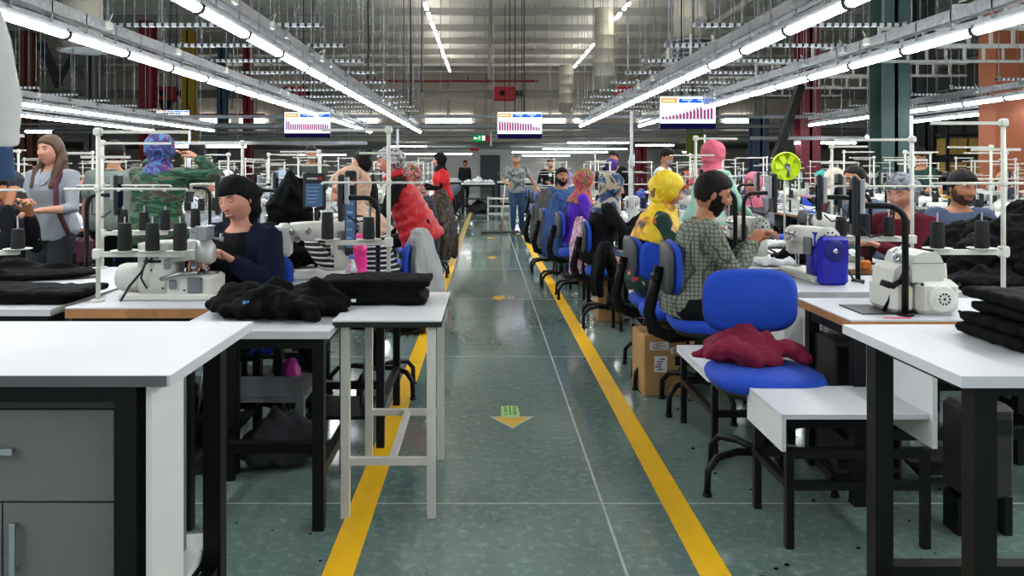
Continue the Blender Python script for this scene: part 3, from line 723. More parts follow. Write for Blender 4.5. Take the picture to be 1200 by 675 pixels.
def make_overlock():
    """overlock head: sewing end +x, motor end -x"""
    t = thing('overlock_machine', 'x', 'sewing machine')
    m = MB(); m.rbox((.02, 0, .02), (.5, .24, .04), .01); m.rbox((.10, 0, .08), (.30, .2, .11), .015)
    m.build('bed', CREAM, t)
    m = MB(); m.loft([[(x, y, z) for x, y in ((-.14, -.09), (-.11, -.11), (.0, -.11), (.03, -.09), (.03, .09), (0, .11), (-.11, .11), (-.14, .09))] for z in (.04, .16, .2, .3, .315)][0:5])
    m.build('body', CREAM, t)
    m = MB(); P = lambda x, h0, h1, w: [(x, -w, h0), (x, w, h0), (x, w*1.05, (h0+h1)/2), (x, w, h1-.015), (x, w*.7, h1), (x, -w*.7, h1), (x, -w, h1-.015), (x, -w*1.05, (h0+h1)/2)]
    m.loft([P(-.1, .2, .32, .075), P(.05, .21, .325, .075), P(.14, .22, .32, .07)]); m.build('arm', CREAM, t)
    m = MB(); P2 = lambda x, a: [(x, a*math.cos(q)*.055, .235+a*math.sin(q)*(.098 if math.sin(q) > 0 else .05)) for q in [2*PI*k/12 for k in range(12)]]
    m.loft([P2(.12, .9), P2(.15, 1.0), P2(.2, 1.0), P2(.222, .7)]); m.build('needle_housing', mat('satin_metal', '#bcbdb6', .35, .3, var=.08), t)
    m = MB(); m.b2(.15, .2, -.06, .06, .33, .40); m.b2(.145, .205, -.065, .065, .395, .405); m.tube([(.2, 0, .34), (.25, 0, .33), (.26, 0, .36)], .008, 6); m.lathe([(.014, 0), (.014, .02)], (.25, 0, .33), 10, axis='X'); m.build('thread_guard', mat('clear_guard', '#a9adb0', .2, .3, alpha=.75), t)
    m = MB(); m.tube([(.18, 0, .2), (.18, 0, .14)], .006, 6); m.b2(.16, .24, -.03, .03, .136, .144); m.tube([(.17, -.03, .2), (.2, -.05, .16), (.19, -.03, .14)], .006, 5); m.lathe([(.02, -.02), (.02, .02)], (.15, -.06, .185), 10, axis='Y'); m.build('presser_foot', STEEL, t)
    m = MB(); m.loft([[(x, r*math.cos(q), .115+r*math.sin(q)) for q in [2*PI*k/14 for k in range(14)]] for x, r in ((-.28, .05), (-.27, .072), (-.25, .08), (-.16, .082), (-.13, .075))]); m.build('motor_cover', mat('motor_cream', '#cdccc4', .4, var=.04), t)
    m = MB()
    for z in (.07, .095, .12, .145): m.tube([(-.265, -.07+abs(z-.11)*.3, z), (-.16, -.078+abs(z-.11)*.3, z)], .004, 5)
    m.build('motor_ribs', MATS['motor_cream'], t)
    m = MB(); m.b2(-.1, -.01, -.113, -.108, .21, .225)
    for (x, z) in ((.02, .27), (.045, .25), (.02, .235), (.075, .27), (.075, .24), (-.03, .24), (-.06, .17), (.0, .07), (.11, .06), (.2, .12)):
        m.lathe([(.0055, -.003), (.0055, 0)], (x, -.079 if x > -.01 and z > .2 else -.112, z), 7, axis='Y')
    m.build('screws', BLK_PLASTIC, t)
    m = MB(); m.rbox((.02, -.108, .2), (.035, .012, .05), .004); m.tube([(-.01, -.115, .12), (.03, -.125, .135), (.09, -.125, .15), (.17, -.1, .155)], [.012, .01, .012, .01], 6); m.rbox((.05, -.112, .09), (.04, .015, .05), .006); m.build('looper_lever', STEEL, t)
    m = MB(); m.rbox((.16, -.106, .085), (.075, .008, .09), .003); m.build('side_plate', mat('plate_grey', '#93979c', .25, .7, var=.1), t)
    m = MB(); m.tube([(-.08, -.115, .28), (-.075, -.14, .22), (-.09, -.15, .17), (-.15, -.16, .09), (-.19, -.17, .01)], .007, 6); m.tube([(-.05, -.12, .24), (-.08, -.15, .2), (-.1, -.14, .13), (-.08, -.12, .07)], .005, 6); m.build('cable', BLK_PLASTIC, t)
    m = MB(); m.b2(-.11, -.07, -.08, .02, .3205, .323); m.build('yellow_label', mat('label_yellow', '#e6e04a', .5), t)
    return t

def word_bars(m, x0, z0, h, y, txt, mi=0, sgn=1):
    """block capitals from small bars; readable left to right seen from -y"""
    G = {'J': ['..#','..#','..#','#.#','###'], 'U': ['#.#','#.#','#.#','#.#','###'], 'K': ['#.#','#.#','##.','#.#','#.#'], 'I': ['#','#','#','#','#']}
    s = h/5; x = x0
    for ch in txt:
        g = G[ch]
        for r, row in enumerate(g):
            for c, q in enumerate(row):
                if q == '#': m.b2(sgn*(x+c*s), sgn*(x+(c+1)*s), y-.001, y, z0+h-(r+1)*s, z0+h-r*s, mi)
        x += (len(g[0])+1)*s

def make_stand(h=.82, trays=2, wide=.34):
    """thread stand; arms run along local x"""
    t = thing('thread_stand', 'x', 'thread stand')
    m = MB(); m.tube([(0,0,0), (0,0,h)], .0105, 10); m.lathe([(.03,0),(.03,.012)], n=12); m.build('pole', CREAM_STEEL, t)
    m = MB(); m.b2(-.02, wide, -.01, .01, h-.028, h-.014); m.rbox((0,0,h-.02), (.036,.036,.036), .006); m.build('top_arm', CREAM_STEEL, t)
    MB().b2(-.08, .15, -.006, .006, h-.145, h-.133).build('hook_arm', CREAM_STEEL, t)
    for zz in (h-.29,):
        m = MB(); m.tube([(-.16, 0, zz), (wide, 0, zz)], .006, 6); m.rbox((0,0,zz), (.032,.032,.028), .005)
        for k in range(trays*2): m.lathe([(.004,-.012),(.009,-.008),(.009,-.004),(.004,0)], (-.12+k*(wide+.12)/(trays*2-1), 0, zz), 6)
        m.build('guide_arm', CREAM_STEEL, t)
    m = MB(); zt = h-.58
    m.b2(-.02, wide-.02, -.018, .018, zt-.028, zt-.006); m.rbox((0,0,zt-.015), (.042,.042,.05), .006); m.build('tray_arm', CREAM_STEEL, t)
    for k in range(trays):
        x = wide*(.3+.62*k/(max(1, trays-1))) if trays > 1 else wide*.6
        m = MB(); m.lathe([(.005,-.008),(.062,-.002),(.066,.002),(.06,.002),(.005,-.002)], (x, 0, zt), 18); m.build('cone_dish', CREAM_STEEL, t)
        MB().tube([(x,0,zt), (x,0,zt+.16)], .004, 6).build('cone_pin', STEEL, t)
    return t, [(wide*(.3+.62*k/(max(1, trays-1))) if trays > 1 else wide*.6) for k in range(trays)], zt
def cone_mesh(h=.12, r=.031):
    m = MB(); m.lathe([(r*.97, 0), (r*1.02, .006), (r*1.0, h*.5), (r*.93, h-.006), (r*.85, h)], n=16); return m

def make_terminal(h=.47, reach=.19):
    """arched black tube with a data terminal; arm reaches to -x"""
    t = thing('operator_terminal', 'x', 'terminal')
    c = .07; P = [(0,0,0), (0,0,h-c)]+[(-c+c*math.cos(a), 0, h-c+c*math.sin(a)) for a in [PI/2*k/6 for k in range(1, 7)]]+[(-reach, 0, h)]
    m = MB(); m.tube(P, .0135, 10); m.lathe([(.035,0),(.035,.01)], n=14); m.build('arch_pole', BLK_STEEL, t)
    m = MB(); m.rbox((-reach-.012, 0, h), (.026, .09, .26), .008); m.build('terminal_case', BLK_PLASTIC, t)
    m = MB(); m.b2(-reach-.0265, -reach-.025, -.035, .035, h-.08, h+.07); m.build('screen', mat_emit('terminal_glow', '#141e30', .4), t)
    m = MB(); m.rbox((-reach+.018, .0, h+.04), (.022, .06, .15), .004); m.build('rear_box', mat('terminal_grey', '#9da0a4', .5), t)
    m = MB(); m.tube([(-reach+.02, .03, h-.1), (-reach+.06, .05, h-.14), (-.05, .03, h-.12), (-.04, .01, h-.02)], .005, 6); m.build('cable', BLK_PLASTIC, t)
    return t

def super_ring(w, d, z, n=28, e=3.2, cx=0, cy=0):
    out = []
    for k in range(n):
        a = 2*PI*k/n; c, s = math.cos(a), math.sin(a)
        out.append((cx+w/2*math.copysign(abs(c)**(2/e), c), cy+d/2*math.copysign(abs(s)**(2/e), s), z))
    return out
def make_chair(shell=None):
    """operator chair facing local +y"""
    shell = shell or mat('chair_shell', '#3a3d40', .5)
    t = thing('office_chair', 'x', 'chair')
    m = MB(); m.loft([super_ring(.40, .36, .455), super_ring(.475, .43, .475), super_ring(.49, .445, .50), super_ring(.47, .425, .525), super_ring(.36, .32, .537)])
    m.build('seat', BLUE_FAB, t)
    m = MB(); m.loft([super_ring(.36, .32, .43), super_ring(.43, .385, .445), super_ring(.44, .40, .47)]); m.build('seat_shell', BLK_PLASTIC, t)
    def back(y0, th, sc, zc=.80):
        rings = []
        for k, (dy, q) in enumerate(((0, .86), (th*.3, .98), (th*.7, 1.0), (th, .84))):
            r = []
            for (x, zz, _) in super_ring(.445*sc*q, .30*sc*q, 0, 32, 3.6):
                r.append((x, y0+dy+x*x*.55*1.0, zc+zz))
            rings.append(r)
        return rings
    m = MB(); m.loft([r[::-1] for r in back(-.235, .05, 1.0)]); m.build('backrest', BLUE_FAB, t)
    m = MB(); m.loft([r[::-1] for r in back(-.262, .03, .97)]); m.build('back_shell', shell, t)
    P = [(0, -.05, .42), (0, -.2, .40), (0, -.30, .44), (0, -.325, .54), (0, -.30, .66), (0, -.268, .80)]
    m = MB(); m.tube(P, [.022,.022,.024,.022,.02,.018], 8, flat=1.6); m.build('back_bar', BLK_STEEL, t)
    MB().rbox((0, -.29, .74), (.06, .05, .05), .012).build('adjust_knob', BLK_PLASTIC, t)
    m = MB(); m.tube([(0,0,.14), (0,0,.30)], .028, 12); m.tube([(0,0,.30), (0,0,.44)], .018, 10); m.rbox((0,0,.425), (.16,.2,.03), .008); m.build('gas_column', BLK_STEEL, t)
    for k in range(5):
        a = 2*PI*k/5+.3; c, s = math.cos(a), math.sin(a)
        m = MB(); m.tube([(c*.02, s*.02, .16), (c*.14, s*.14, .175), (c*.24, s*.24, .16), (c*.285, s*.285, .11), (c*.29, s*.29, .012)], [.018,.017,.016,.015,.015], 8); m.lathe([(.02,0),(.02,.014)], (c*.29, s*.29, 0), 8)
        m.build('leg', BLK_STEEL, t)
    return t

def make_bench(w, d, z, label, loc, skirt=.12, upstand=True):
    """low white side tray on a black frame; x grows away from the aisle"""
    t = thing('side_bench', label, 'bench', loc, 0, 'low white side benches along the aisle')
    m = MB(); m.b2(0, w, 0, d, z-.018, z); m.build('bench_top', WHITE_TOP, t)
    m = MB(); m.b2(0, .016, 0, d, z-.018-skirt, z-.018); m.build('skirt', WHITE_PANEL, t)
    if upstand:
        m = MB(); m.b2(w, w+.018, -.02, d+.1, z-.12, z+.24); m.build('upstand', WHITE_PANEL, t)
    l = .029; zz = z-.018-skirt
    for x in (.02, w-.02):
        for y in (.02, d-.02): MB().b2(x, x+l, y-l/2, y+l/2, 0, zz).build('leg', BLK_STEEL, t)
    for y in (.02, d-.02):
        MB().b2(.02+l, w-.02, y-l/2, y+l/2, zz-l, zz).build('rail', BLK_STEEL, t)
        MB().b2(.02+l, w-.02, y-l/2, y+l/2, .22, .22+l).build('rail', BLK_STEEL, t)
    MB().b2(.02, .02+l, .04, d-.04, .22, .22+l).build('rail', BLK_STEEL, t)
    return t

# ---------------------------------------------------------------- cloth
def heap(name, label, cat, c, size, n=14, seed=1, mats=None, voxel=.012, wr=.012, group=None, round_=.6, flat=False, wf=14):
    """crumpled cloth: bundled folds fused to one skin, resting on z = c[2]"""
    rn = random.Random(seed); mb = MB(); sx, sy, sz = size
    mb.ell((0, 0, sz*.3), (sx*.42, sy*.42, sz*.32), 10)
    for k in range(n):
        a = rn.uniform(0, 2*PI); r = rn.uniform(.0, .8)
        x, y = math.cos(a)*r*sx/2, math.sin(a)*r*sy/2
        hz = sz*(1-round_*r*r); L = rn.uniform(.25, .55)*min(sx, 2.2*sy); th = rn.uniform(0, PI)
        zc = rn.uniform(.25, .85)*hz; rad = min(rn.uniform(.14, .26)*sz+.01, max(zc*.95, .012))
        P = []
        for q in range(5):
            u = (q/4-.5)*L; P.append((max(-sx/2, min(sx/2, x+math.cos(th)*u+rn.uniform(-.02, .02)*sx)), max(-sy/2, min(sy/2, y+math.sin(th)*u*.8)), max(rad*.6, zc-abs(q/4-.5)*2*zc*.55)))
        mb.cap(P, [rad*.7, rad, rad*1.05, rad, rad*.6], 8)
    me = remesh(mb, voxel, 2, wr, wf, seed, 1)
    for v in me.vertices:
        if v.co.z < .003: v.co.z = .003
    o = obj_from(me, name, mats or BLK_CLOTH); o.location = c
    return tag(o, label, cat, group)
def stack_flat(name, label, cat, c, size, layers=4, seed=1, mats=None, group=None, rz=0):
    """folded trousers lying in layers with soft rounded ends"""
    rn = random.Random(seed); mb = MB(); sx, sy, sz = size; h = sz/layers
    for k in range(layers):
        dx, dy = rn.uniform(-.02, .02), rn.uniform(-.015, .015); z = h*(k+.5)
        L = sx*rn.uniform(.86, 1); W = sy*rn.uniform(.88, 1)
        R1 = []
        for q in range(13):
            u = -1+q/6; s_ = (1-abs(u)**9)**.5 if abs(u) < 1 else .8
            R1.append([(dx+u*L/2, dy+p[1], z+p[2]*max(s_, .82)+.003*math.sin(u*5+k)) for p in [(0, W/2*math.copysign(abs(math.cos(a))**.6, math.cos(a)), h*.6*math.copysign(abs(math.sin(a))**.45, math.sin(a))) for a in [2*PI*i/14 for i in range(14)]]])
        mb.loft(R1)
    me = remesh(mb, .010, 1, .006, 11, seed, 1)
    for v in me.vertices:
        if v.co.z < .002: v.co.z = .002
    o = obj_from(me, name, mats or BLK_CLOTH); o.location = c; o.rotation_euler = (0,0,rz)
    return tag(o, label, cat, group)
# ================================================================ FOREGROUND, left
# big white table with grey cabinet beneath
t = thing('work_table', 'large white-topped table over a grey cabinet, nearest at the left', 'table', (0,0,0))
MB().b2(-2.6, -.765, 1.86, 2.52, .892, .92).build('tabletop', [WHITE_TOP], t)
MB().b2(-2.6, -.775, 1.857, 1.86, .893, .919).build('edge_strip', mat('edge_grey', '#5b5d5e', .4), t)
for x, y in ((-.895, 1.93), (-.87, 2.46), (-2.5, 2.46)): MB().b2(x-.028, x+.028, y-.028, y+.028, 0, .892).build('leg', BLK_STEEL, t)
MB().b2(-2.5, -.92, 1.905, 1.955, .842, .892).build('top_rail', BLK_STEEL, t); MB().b2(-2.5, -.9, 2.435, 2.485, .842, .892).build('top_rail', BLK_STEEL, t)
MB().b2(-.89, -.85, 1.96, 2.43, .852, .892).build('top_rail', BLK_STEEL, t)
MB().b2(-.89, -.85, 1.96, 2.43, .12, .16).build('foot_rail', BLK_STEEL, t)
MB().b2(-.842, -.828, 1.90, 2.10, 0, .888).build('side_panel', WHITE_PANEL, t)
t = thing('storage_cabinet', 'grey cabinet with a wide drawer above two doors under the nearest left table', 'cabinet', (0,0,0))
MB().b2(-1.98, -.937, 1.97, 2.40, .03, .828).build('carcass', GREY_CAB, t)
MB().b2(-1.98, -.93, 1.945, 1.97, .815, .83).build('top_lip', mat('cab_dark', '#3b3c3c', .5), t)
dr = MB().b2(-1.975, -.94, 1.948, 1.969, .578, .808).build('drawer', GREY_CAB, t)
m = MB(); m.b2(-1.30, -1.19, 1.925, 1.932, .702, .718); m.b2(-1.295, -1.285, 1.932, 1.948, .704, .716); m.b2(-1.205, -1.195, 1.932, 1.948, .704, .716); m.build('handle', CHROME, dr)
for a, b, hx in ((-1.225, -.94, -1.19), (-1.975, -1.23, -1.27)):
    do = MB().b2(a, b, 1.948, 1.969, .04, .572).build('door', GREY_CAB, t)
    m = MB(); m.b2(hx-.007, hx+.007, 1.925, 1.932, .40, .53); m.b2(hx-.005, hx+.005, 1.932, 1.948, .405, .415); m.b2(hx-.005, hx+.005, 1.932, 1.948, .515, .525); m.build('handle', CHROME, do)
for k in range(3):
    m = MB(); m.box((-1.02+.012*k, 2.36-.015*k, .175+.024*k), (.22, .32, .02), rot=Matrix.Rotation(.06*k, 3, 'Z'))
    solo('white_board', m, WHITE_PANEL, 'white board offcut, %s of the small stack low beside the grey cabinet' % ['bottom','middle','top'][k], 'board')
t = thing('side_shelf', 'low black shelf frame carrying white offcut boards beside the cabinet', 'shelf', (0,0,0))
MB().b2(-1.14, -.905, 2.18, 2.54, .145, .162).build('shelf_board', BLK_STEEL, t)
for x in (-1.13, -.92):
    for y in (2.2, 2.52): MB().b2(x-.012, x+.012, y-.012, y+.012, 0, .145).build('leg', BLK_STEEL, t)

# aux table behind it with black legs
make_table(.62, .66, 'side_table', 'white side table on black legs under the nearest black clothes pile', None, (-.92, 3.31, 0), 0, .79, mat('edge_white', '#c9cacb', .4), BLK_STEEL, .045, .03, treadle=False)
# white-legged stand
t = make_table(.44, .72, 'stand_table', 'narrow white table on cream steel legs standing over the yellow line', None, (-.40, 3.45, 0), 0, .81, mat('edge_black', '#191a1b', .5), CREAM_STEEL, .034, .028, rails=False, treadle=False, inset=.045)
for y in (-.315, .315): MB().b2(-.175+.017, .175-.017, y-.014, y+.014, .215, .243).build('cross_rail', CREAM_STEEL, t)
MB().b2(.0, .028, -.30, .30, .216, .242).build('centre_rail', CREAM_STEEL, t)

# table of the smiling woman, wood edge
make_table(.78, .52, 'sewing_table', 'white sewing table with brown wooden edge, in front of the smiling woman', None, (-1.51, 3.72, 0), 0, .795, WOOD_EDGE, BLK_STEEL, .04, .048)
make_table(1.7, 1.5, 'cutting_table', 'wide white table at the far left covered with black garments', None, (-2.82, 4.22, 0), 0, .785, MATS['edge_white'], BLK_STEEL, .05, .03, treadle=False)
make_table(.9, .6, 'sewing_table', 'white sewing table left of the smiling woman behind the thread stand', None, (-1.48, 4.95, 0), 0, .79, MATS['edge_white'])
ov = make_overlock(); ov['label'] = 'cream overlock machine with red lettering, at the smiling woman\'s hands'; ov.location = (-1.53, 3.74, .795); ov.rotation_euler = (0,0,0)
ov.scale = (.92, .95, .86)
body = [c for c in ov.children if c.name.startswith('body')][0]
m = MB(); word_bars(m, -.085, .252, .026, -.1115, 'JUKI'); m.build('red_lettering', RED_PRINT, body)

# ---- generic helpers that place stands with cones
CONES = [0]
cone_proto = cone_mesh().mesh('thread_cone')
def add_cone(loc, label, h=1, group='black thread cones'):
    o = bpy.data.objects.new('thread_cone', cone_proto)
    if not cone_proto.materials: cone_proto.materials.append(BLK_THREAD)
    COL.objects.link(o); o.location = loc; o.scale = (1, 1, h); return tag(o, label, 'thread cone', group)
stand2, ts2, zt2 = make_stand(.82, 2, .34); stand3, ts3, zt3 = make_stand(.82, 3, .42); stand1, ts1, zt1 = make_stand(.78, 1, .26)
_first = {}
def stand(kind, loc, rz, label, where=None, cones=True, group='cream thread stands', sc=1):
    proto, ts, zt = {1: (stand1, ts1, zt1), 2: (stand2, ts2, zt2), 3: (stand3, ts3, zt3)}[kind]
    if kind not in _first:
        _first[kind] = 1; COPY = dup(proto, loc, rz, label, group)
    else: COPY = dup(proto, loc, rz, label, group)
    COPY.scale = (1, 1, sc)
    if cones:
        for k, x in enumerate(ts):
            w = ['inner', 'outer', 'end'][k] if len(ts) > 1 else 'only'
            add_cone((loc[0]+math.cos(rz)*x, loc[1]+math.sin(rz)*x, loc[2]+zt*sc+.002), ('black thread cone, %s dish, %s' % (w, where)).replace('stand at the ', '').replace(' of the aisle', ' of aisle'), random.Random(k+int(loc[1]*100)).uniform(.8, 1.15), 'black thread cones on the stands')
    return COPY
PROTOS = [stand1, stand2, stand3]
# left foreground stand (pole by the wooden edge)
stand(3, (-1.83, 3.62, .795), 0, 'tall cream thread stand rising from the wooden-edged table corner', 'on the wooden-edged table corner')
stand(2, (-2.62, 3.72, .785), .25, 'cream thread stand by the man at the far left', 'by the man at the far left')
stand(2, (-.50, 3.98-.05, .82), PI, 'cream thread stand right of the pink bottle at the aisle', 'right of the pink bottle', group='cream thread stands')
stand(3, (-2.45, 4.9, .785), .1, 'cream thread stand before the green patterned shirt', 'before the green patterned shirt')
stand(2, (-1.62, 5.1, .79), PI, 'cream thread stand left of the black terminal arch', 'left of the black terminal arch')

# table under the bottle, aisle side left
make_table(.62, .8, 'sewing_table', 'white sewing table beyond the black clothes pile, carrying the pink bottle', None, (-.80, 4.32-.05, 0), 0, .79, WOOD_EDGE)
# machine M2 next to the smiling woman and its terminal
sm = make_sewing_machine(); sm['label'] = 'cream sewing machine with row of tension dials beside the pink bottle'; sm.location = (-.98, 4.45, .79); sm.rotation_euler = (0,0,PI*.12); sm.scale = (1, 1, 1.1)
term = make_terminal(); term['label'] = 'black arched terminal beside the pink bottle'; term.location = (-.60, 4.25, .79); term['group'] = 'operator terminals on arched poles'
def terminal(loc, rz, label, s=1):
    o = dup(term, loc, rz, label, 'operator terminals on arched poles'); o.scale = (s, s, s); return o
terminal((-1.5, 4.9, .79), 0.15, 'black arched terminal with grey back before the green patterned shirt')
terminal((-2.55, 4.9, .785), PI, 'black arched terminal in front of the woman with the phone')
terminal((-3.15, 4.85, .785), PI*.5, 'black arched terminal at the far left before the black headscarf')
def screen_device(x0, x1, z0, z1, Y, lab, post):
    t = thing('tablet_terminal', lab, 'terminal', ((x0+x1)/2, Y, z0)); w, h = x1-x0, z1-z0
    MB().rbox((0, 0, h/2), (w, .025, h), .01).build('case', BLK_PLASTIC, t)
    m = MB(); m.b2(-w*.38, w*.38, -.015, -.0125, h*.1, h*.72); m.build('screen', mat_emit('tablet_glow', '#4a6484', .55), t)
    m = MB(); m.b2(-w*.3, w*.15, -.015, -.0125, h*.83, h*.88); m.b2(w*.2, w*.36, -.015, -.0125, h*.82, h*.9, 1); m.build('logo', [mat('dim_white', '#a8a8a8', .5), RED_PRINT], t)
    for k in range(5): MB().b2(-w*.3, w*(.1+.04*k), -.0165, -.015, h*(.2+.1*k), h*(.225+.1*k)).build('text_line', mat('dim_blue', '#7f9cc0', .5), t)
    MB().tube([(0, .02, h*.3), (0, .05, -.1), (0, .05, post-z0)], .013, 8).build('post', BLK_STEEL, t)
screen_device(X(355, 4.9), X(382, 4.9), Z(246, 4.9), Z(203, 4.9), 4.9, 'black data tablet with lit dark-blue screen left of the striped blouse', .02)
screen_device(X(404, 4.4), X(418, 4.4), Z(300, 4.4), Z(200, 4.4), 4.4, 'tall black terminal seen edge on above the cream machine', .80)

# clothes piles, left
heap('garment_pile', 'large crumpled pile of black trousers on the nearest side table', 'clothes', (-.93, 3.33, .79), (.68, .50, .17), 22, 3)
stack_flat('folded_trousers', 'folded black trousers overhanging onto the white-legged table', 'clothes', (-.52, 3.55, .81), (.50, .30, .115), 3, 5)
m = MB(); m.box((0,0,0), (.022,.001,.014)); o = solo('garment_tag', m, mat('tag_white', '#e9eef2', .5), 'small white size tag on the folded black trousers', 'tag', (X(414, 3.38), 3.385, .84))
m = MB(); m.lathe([(.008,-.003),(.008,0)], n=10, axis='Y'); m.lathe([(.0045,-.004),(.0045,0)], (.014,0,.002), 10, axis='Y'); solo('garment_tag', m, mat('tag_blue', '#5fa4dc', .4), 'small light blue round tag on the crumpled black pile', 'tag', (X(288, 3.1), 3.085, .885), 0)
stack_flat('folded_trousers', 'long flat strip of black cloth at the front left table edge', 'clothes', (-2.55, 3.72, .785), (1.35, .34, .07), 2, 8)
heap('garment_pile', 'low black garments spread on the wide left table', 'clothes', (-2.75, 4.5, .785), (1.15, .5, .10), 18, 12, wr=.008)
heap('garment_pile', 'black jacket bundle slumped behind the cream overlock machine', 'clothes', (-1.45, 4.85, .79), (.80, .5, .30), 22, 17)
heap('garment_pile', 'black cloth lump behind the smiling woman\'s right shoulder', 'clothes', (-1.45, 5.55, .79), (.5, .35, .3), 18, 19)
m = MB(); m.loft([[(x, y, z) for x, y in ((-.07, -.02), (.07, -.02), (.08, .02), (-.06, .02))] for z in (0, .1, .36)]); m.xf = Matrix.Identity(4)
heap('hanging_cloth', 'tall black cloth draped upright among the stands behind the woman\'s shoulder', 'clothes', (X(343, 5.6), 5.6, .79), (.16, .14, .62), 14, 23, round_=.2)
# the pink flask and water bottle
FB = [(.002,0),(.036,.0),(.038,.01),(.036,.05),(.033,.06),(.037,.07),(.037,.10),(.033,.11),(.037,.12),(.037,.15),(.034,.17),(.037,.19),(.036,.22),(.026,.235),(.021,.24)]
t = thing('drink_flask', 'bright pink plastic flask with ribbed body standing behind the black clothes', 'bottle', (X(422, 4.08), 4.08, .79))
PK = mat('pink_plastic', '#f0358f', .35, var=.04)
MB().lathe(FB, n=20).build('flask_body', PK, t); MB().lathe([(.022,.24),(.023,.27),(.020,.285),(.004,.287)], n=16).build('cap', PK, t)
t = thing('water_bottle', 'clear plastic water bottle with blue cap, in front of the pink flask', 'bottle', (X(412, 3.93), 3.93, .79))
MB().lathe([(.030,0),(.032,.01),(.031,.05),(.028,.06),(.031,.07),(.031,.10),(.028,.13),(.012,.165),(.012,.175)], n=18).build('bottle_body', mat('clear_pet', '#dfe9ee', .1, trans=.75, var=0), t)
MB().lathe([(.031,.062),(.0315,.095)], n=18).build('label_band', mat('bottle_label', '#c8ccd2', .4), t); MB().lathe([(.014,.172),(.014,.19)], n=14).build('cap', mat('cap_blue', '#2e6fc4', .4), t)
# pink bag under the table
heap('plastic_bag', 'small crumpled magenta plastic bag under the table', 'bag', (-1.03, 4.0, .30), (.12, .1, .14), 8, 31, mat('bag_magenta', '#b22c8c', .35), .008, .006)
t = thing('foot_shelf', 'grey metal shelf beneath the sewing table holding the magenta bag', 'shelf', (-1.25, 4.0, 0))
MB().b2(-.35, .35, -.22, .22, .27, .30).build('shelf_panel', GALV_D, t); MB().b2(-.35, .35, -.23, -.22, .30, .40).build('front_lip', GALV_D, t)
for x in (-.33, .33):
    for y in (-.2, .2): MB().b2(x-.02, x+.02, y-.02, y+.02, 0, .27).build('leg', GALV_D, t)

# hanging sweater and jeans, top left
t = thing('hanging_sweater', 'off-white knitted sweater hanging at the upper left edge', 'sweater', (-1.42, 2.2, 0))
mb = MB()
SW = mat('sweater_white', '#d6d5d0', .85, var=.05, bump=.3, bscale=260)
mb.loft([[(cx+math.cos(a)*w, math.sin(a)*.07, z) for a in [2*PI*k/20 for k in range(20)]] for z, cx, w in ((1.50, -.13, .13), (1.54, -.13, .165), (1.62, -.13, .175), (1.75, -.14, .17), (1.9, -.16, .155), (2.0, -.18, .12))])
mb.loft([[(cx+math.cos(a)*w, -.03+math.sin(a)*.055, z) for a in [2*PI*k/14 for k in range(14)]] for z, cx, w in ((1.485, .045, .04), (1.50, .045, .046), (1.53, .045, .045), (1.55, .038, .058), (1.62, .035, .064), (1.72, .02, .062), (1.85, -.01, .062), (1.98, -.07, .06), (2.04, -.12, .05))])
me = remesh(mb, .01, 1, .006, 8, 3, .5); obj_from(me, 'sweater_body', SW, t)
m = MB(); m.tube([(-.35, 0, 2.06), (-.14, 0, 2.12), (0, 0, 2.0)], .01, 6); m.tube([(-.14,0,2.12), (-.14,0,2.2)], .005, 6); m.build('hanger', CHROME, t)
t = thing('hanging_jeans', 'dark blue jeans leg hanging below the white sweater', 'jeans', (-1.42, 2.35, 0))
mb = MB()
mb.loft([[(cx+math.cos(a)*w, math.sin(a)*.05, z) for a in [2*PI*k/16 for k in range(16)]] for z, cx, w in ((1.385, -.055, .018), (1.40, -.058, .028), (1.5, -.075, .034), (1.6, -.11, .04), (1.7, -.14, .05))])
mb.loft([[(cx+math.cos(a)*w, .06+math.sin(a)*.04, z) for a in [2*PI*k/16 for k in range(16)]] for z, cx, w in ((1.42, -.12, .045), (1.5, -.14, .06), (1.7, -.17, .07))])
me = remesh(mb, .01, 1, .005, 10, 5, .5); obj_from(me, 'jeans_leg', mat('denim_dark', '#2c4a6e', .8, var=.25, vscale=14), t)
m = MB(); m.tube([(-.1,.03,1.7), (-.14,.03,2.2)], .006, 6); m.build('hanger', CHROME, t)
t = thing('garment_rail', 'steel garment rail above the frame edge carrying the sweater and jeans', 'rail', (0,0,0))
MB().tube([(-2.3, 2.27, 2.215), (-1.2, 2.27, 2.215)], .015, 8).build('rail_tube', STEEL, t)
for x in (-2.25,): MB().tube([(x, 2.27, 0), (x, 2.27, 2.215)], .015, 8).build('rail_post', STEEL, t)
for x in (-1.25,): MB().tube([(x, 2.27, 2.215), (x, 2.27, 8.5)], .006, 6).build('hanger_rod', STEEL, t)

# ================================================================ FOREGROUND, right
t = thing('work_table', 'large white table on black legs cut by the right frame edge', 'table', (0,0,0))
MB().b2(1.145, 2.7, 1.85, 2.47, .892, .92).build('tabletop', WHITE_TOP, t); 
for x, y in ((1.27, 1.98), (1.24, 2.42), (2.5, 2.42)): MB().b2(x-.028, x+.028, y-.028, y+.028, 0, .892).build('leg', BLK_STEEL, t)
MB().b2(1.27, 2.5, 2.395, 2.445, .842, .892).build('top_rail', BLK_STEEL, t); MB().b2(1.30, 2.5, 1.955, 2.005, .842, .892).build('top_rail', BLK_STEEL, t)
MB().b2(1.22, 1.26, 2.0, 2.39, .852, .892).build('top_rail', BLK_STEEL, t)
MB().b2(1.27, 2.5, 2.395, 2.445, .14, .18).build('foot_rail', BLK_STEEL, t); MB().b2(1.23, 1.27, 2.0, 2.39, .10, .14).build('foot_rail', BLK_STEEL, t)
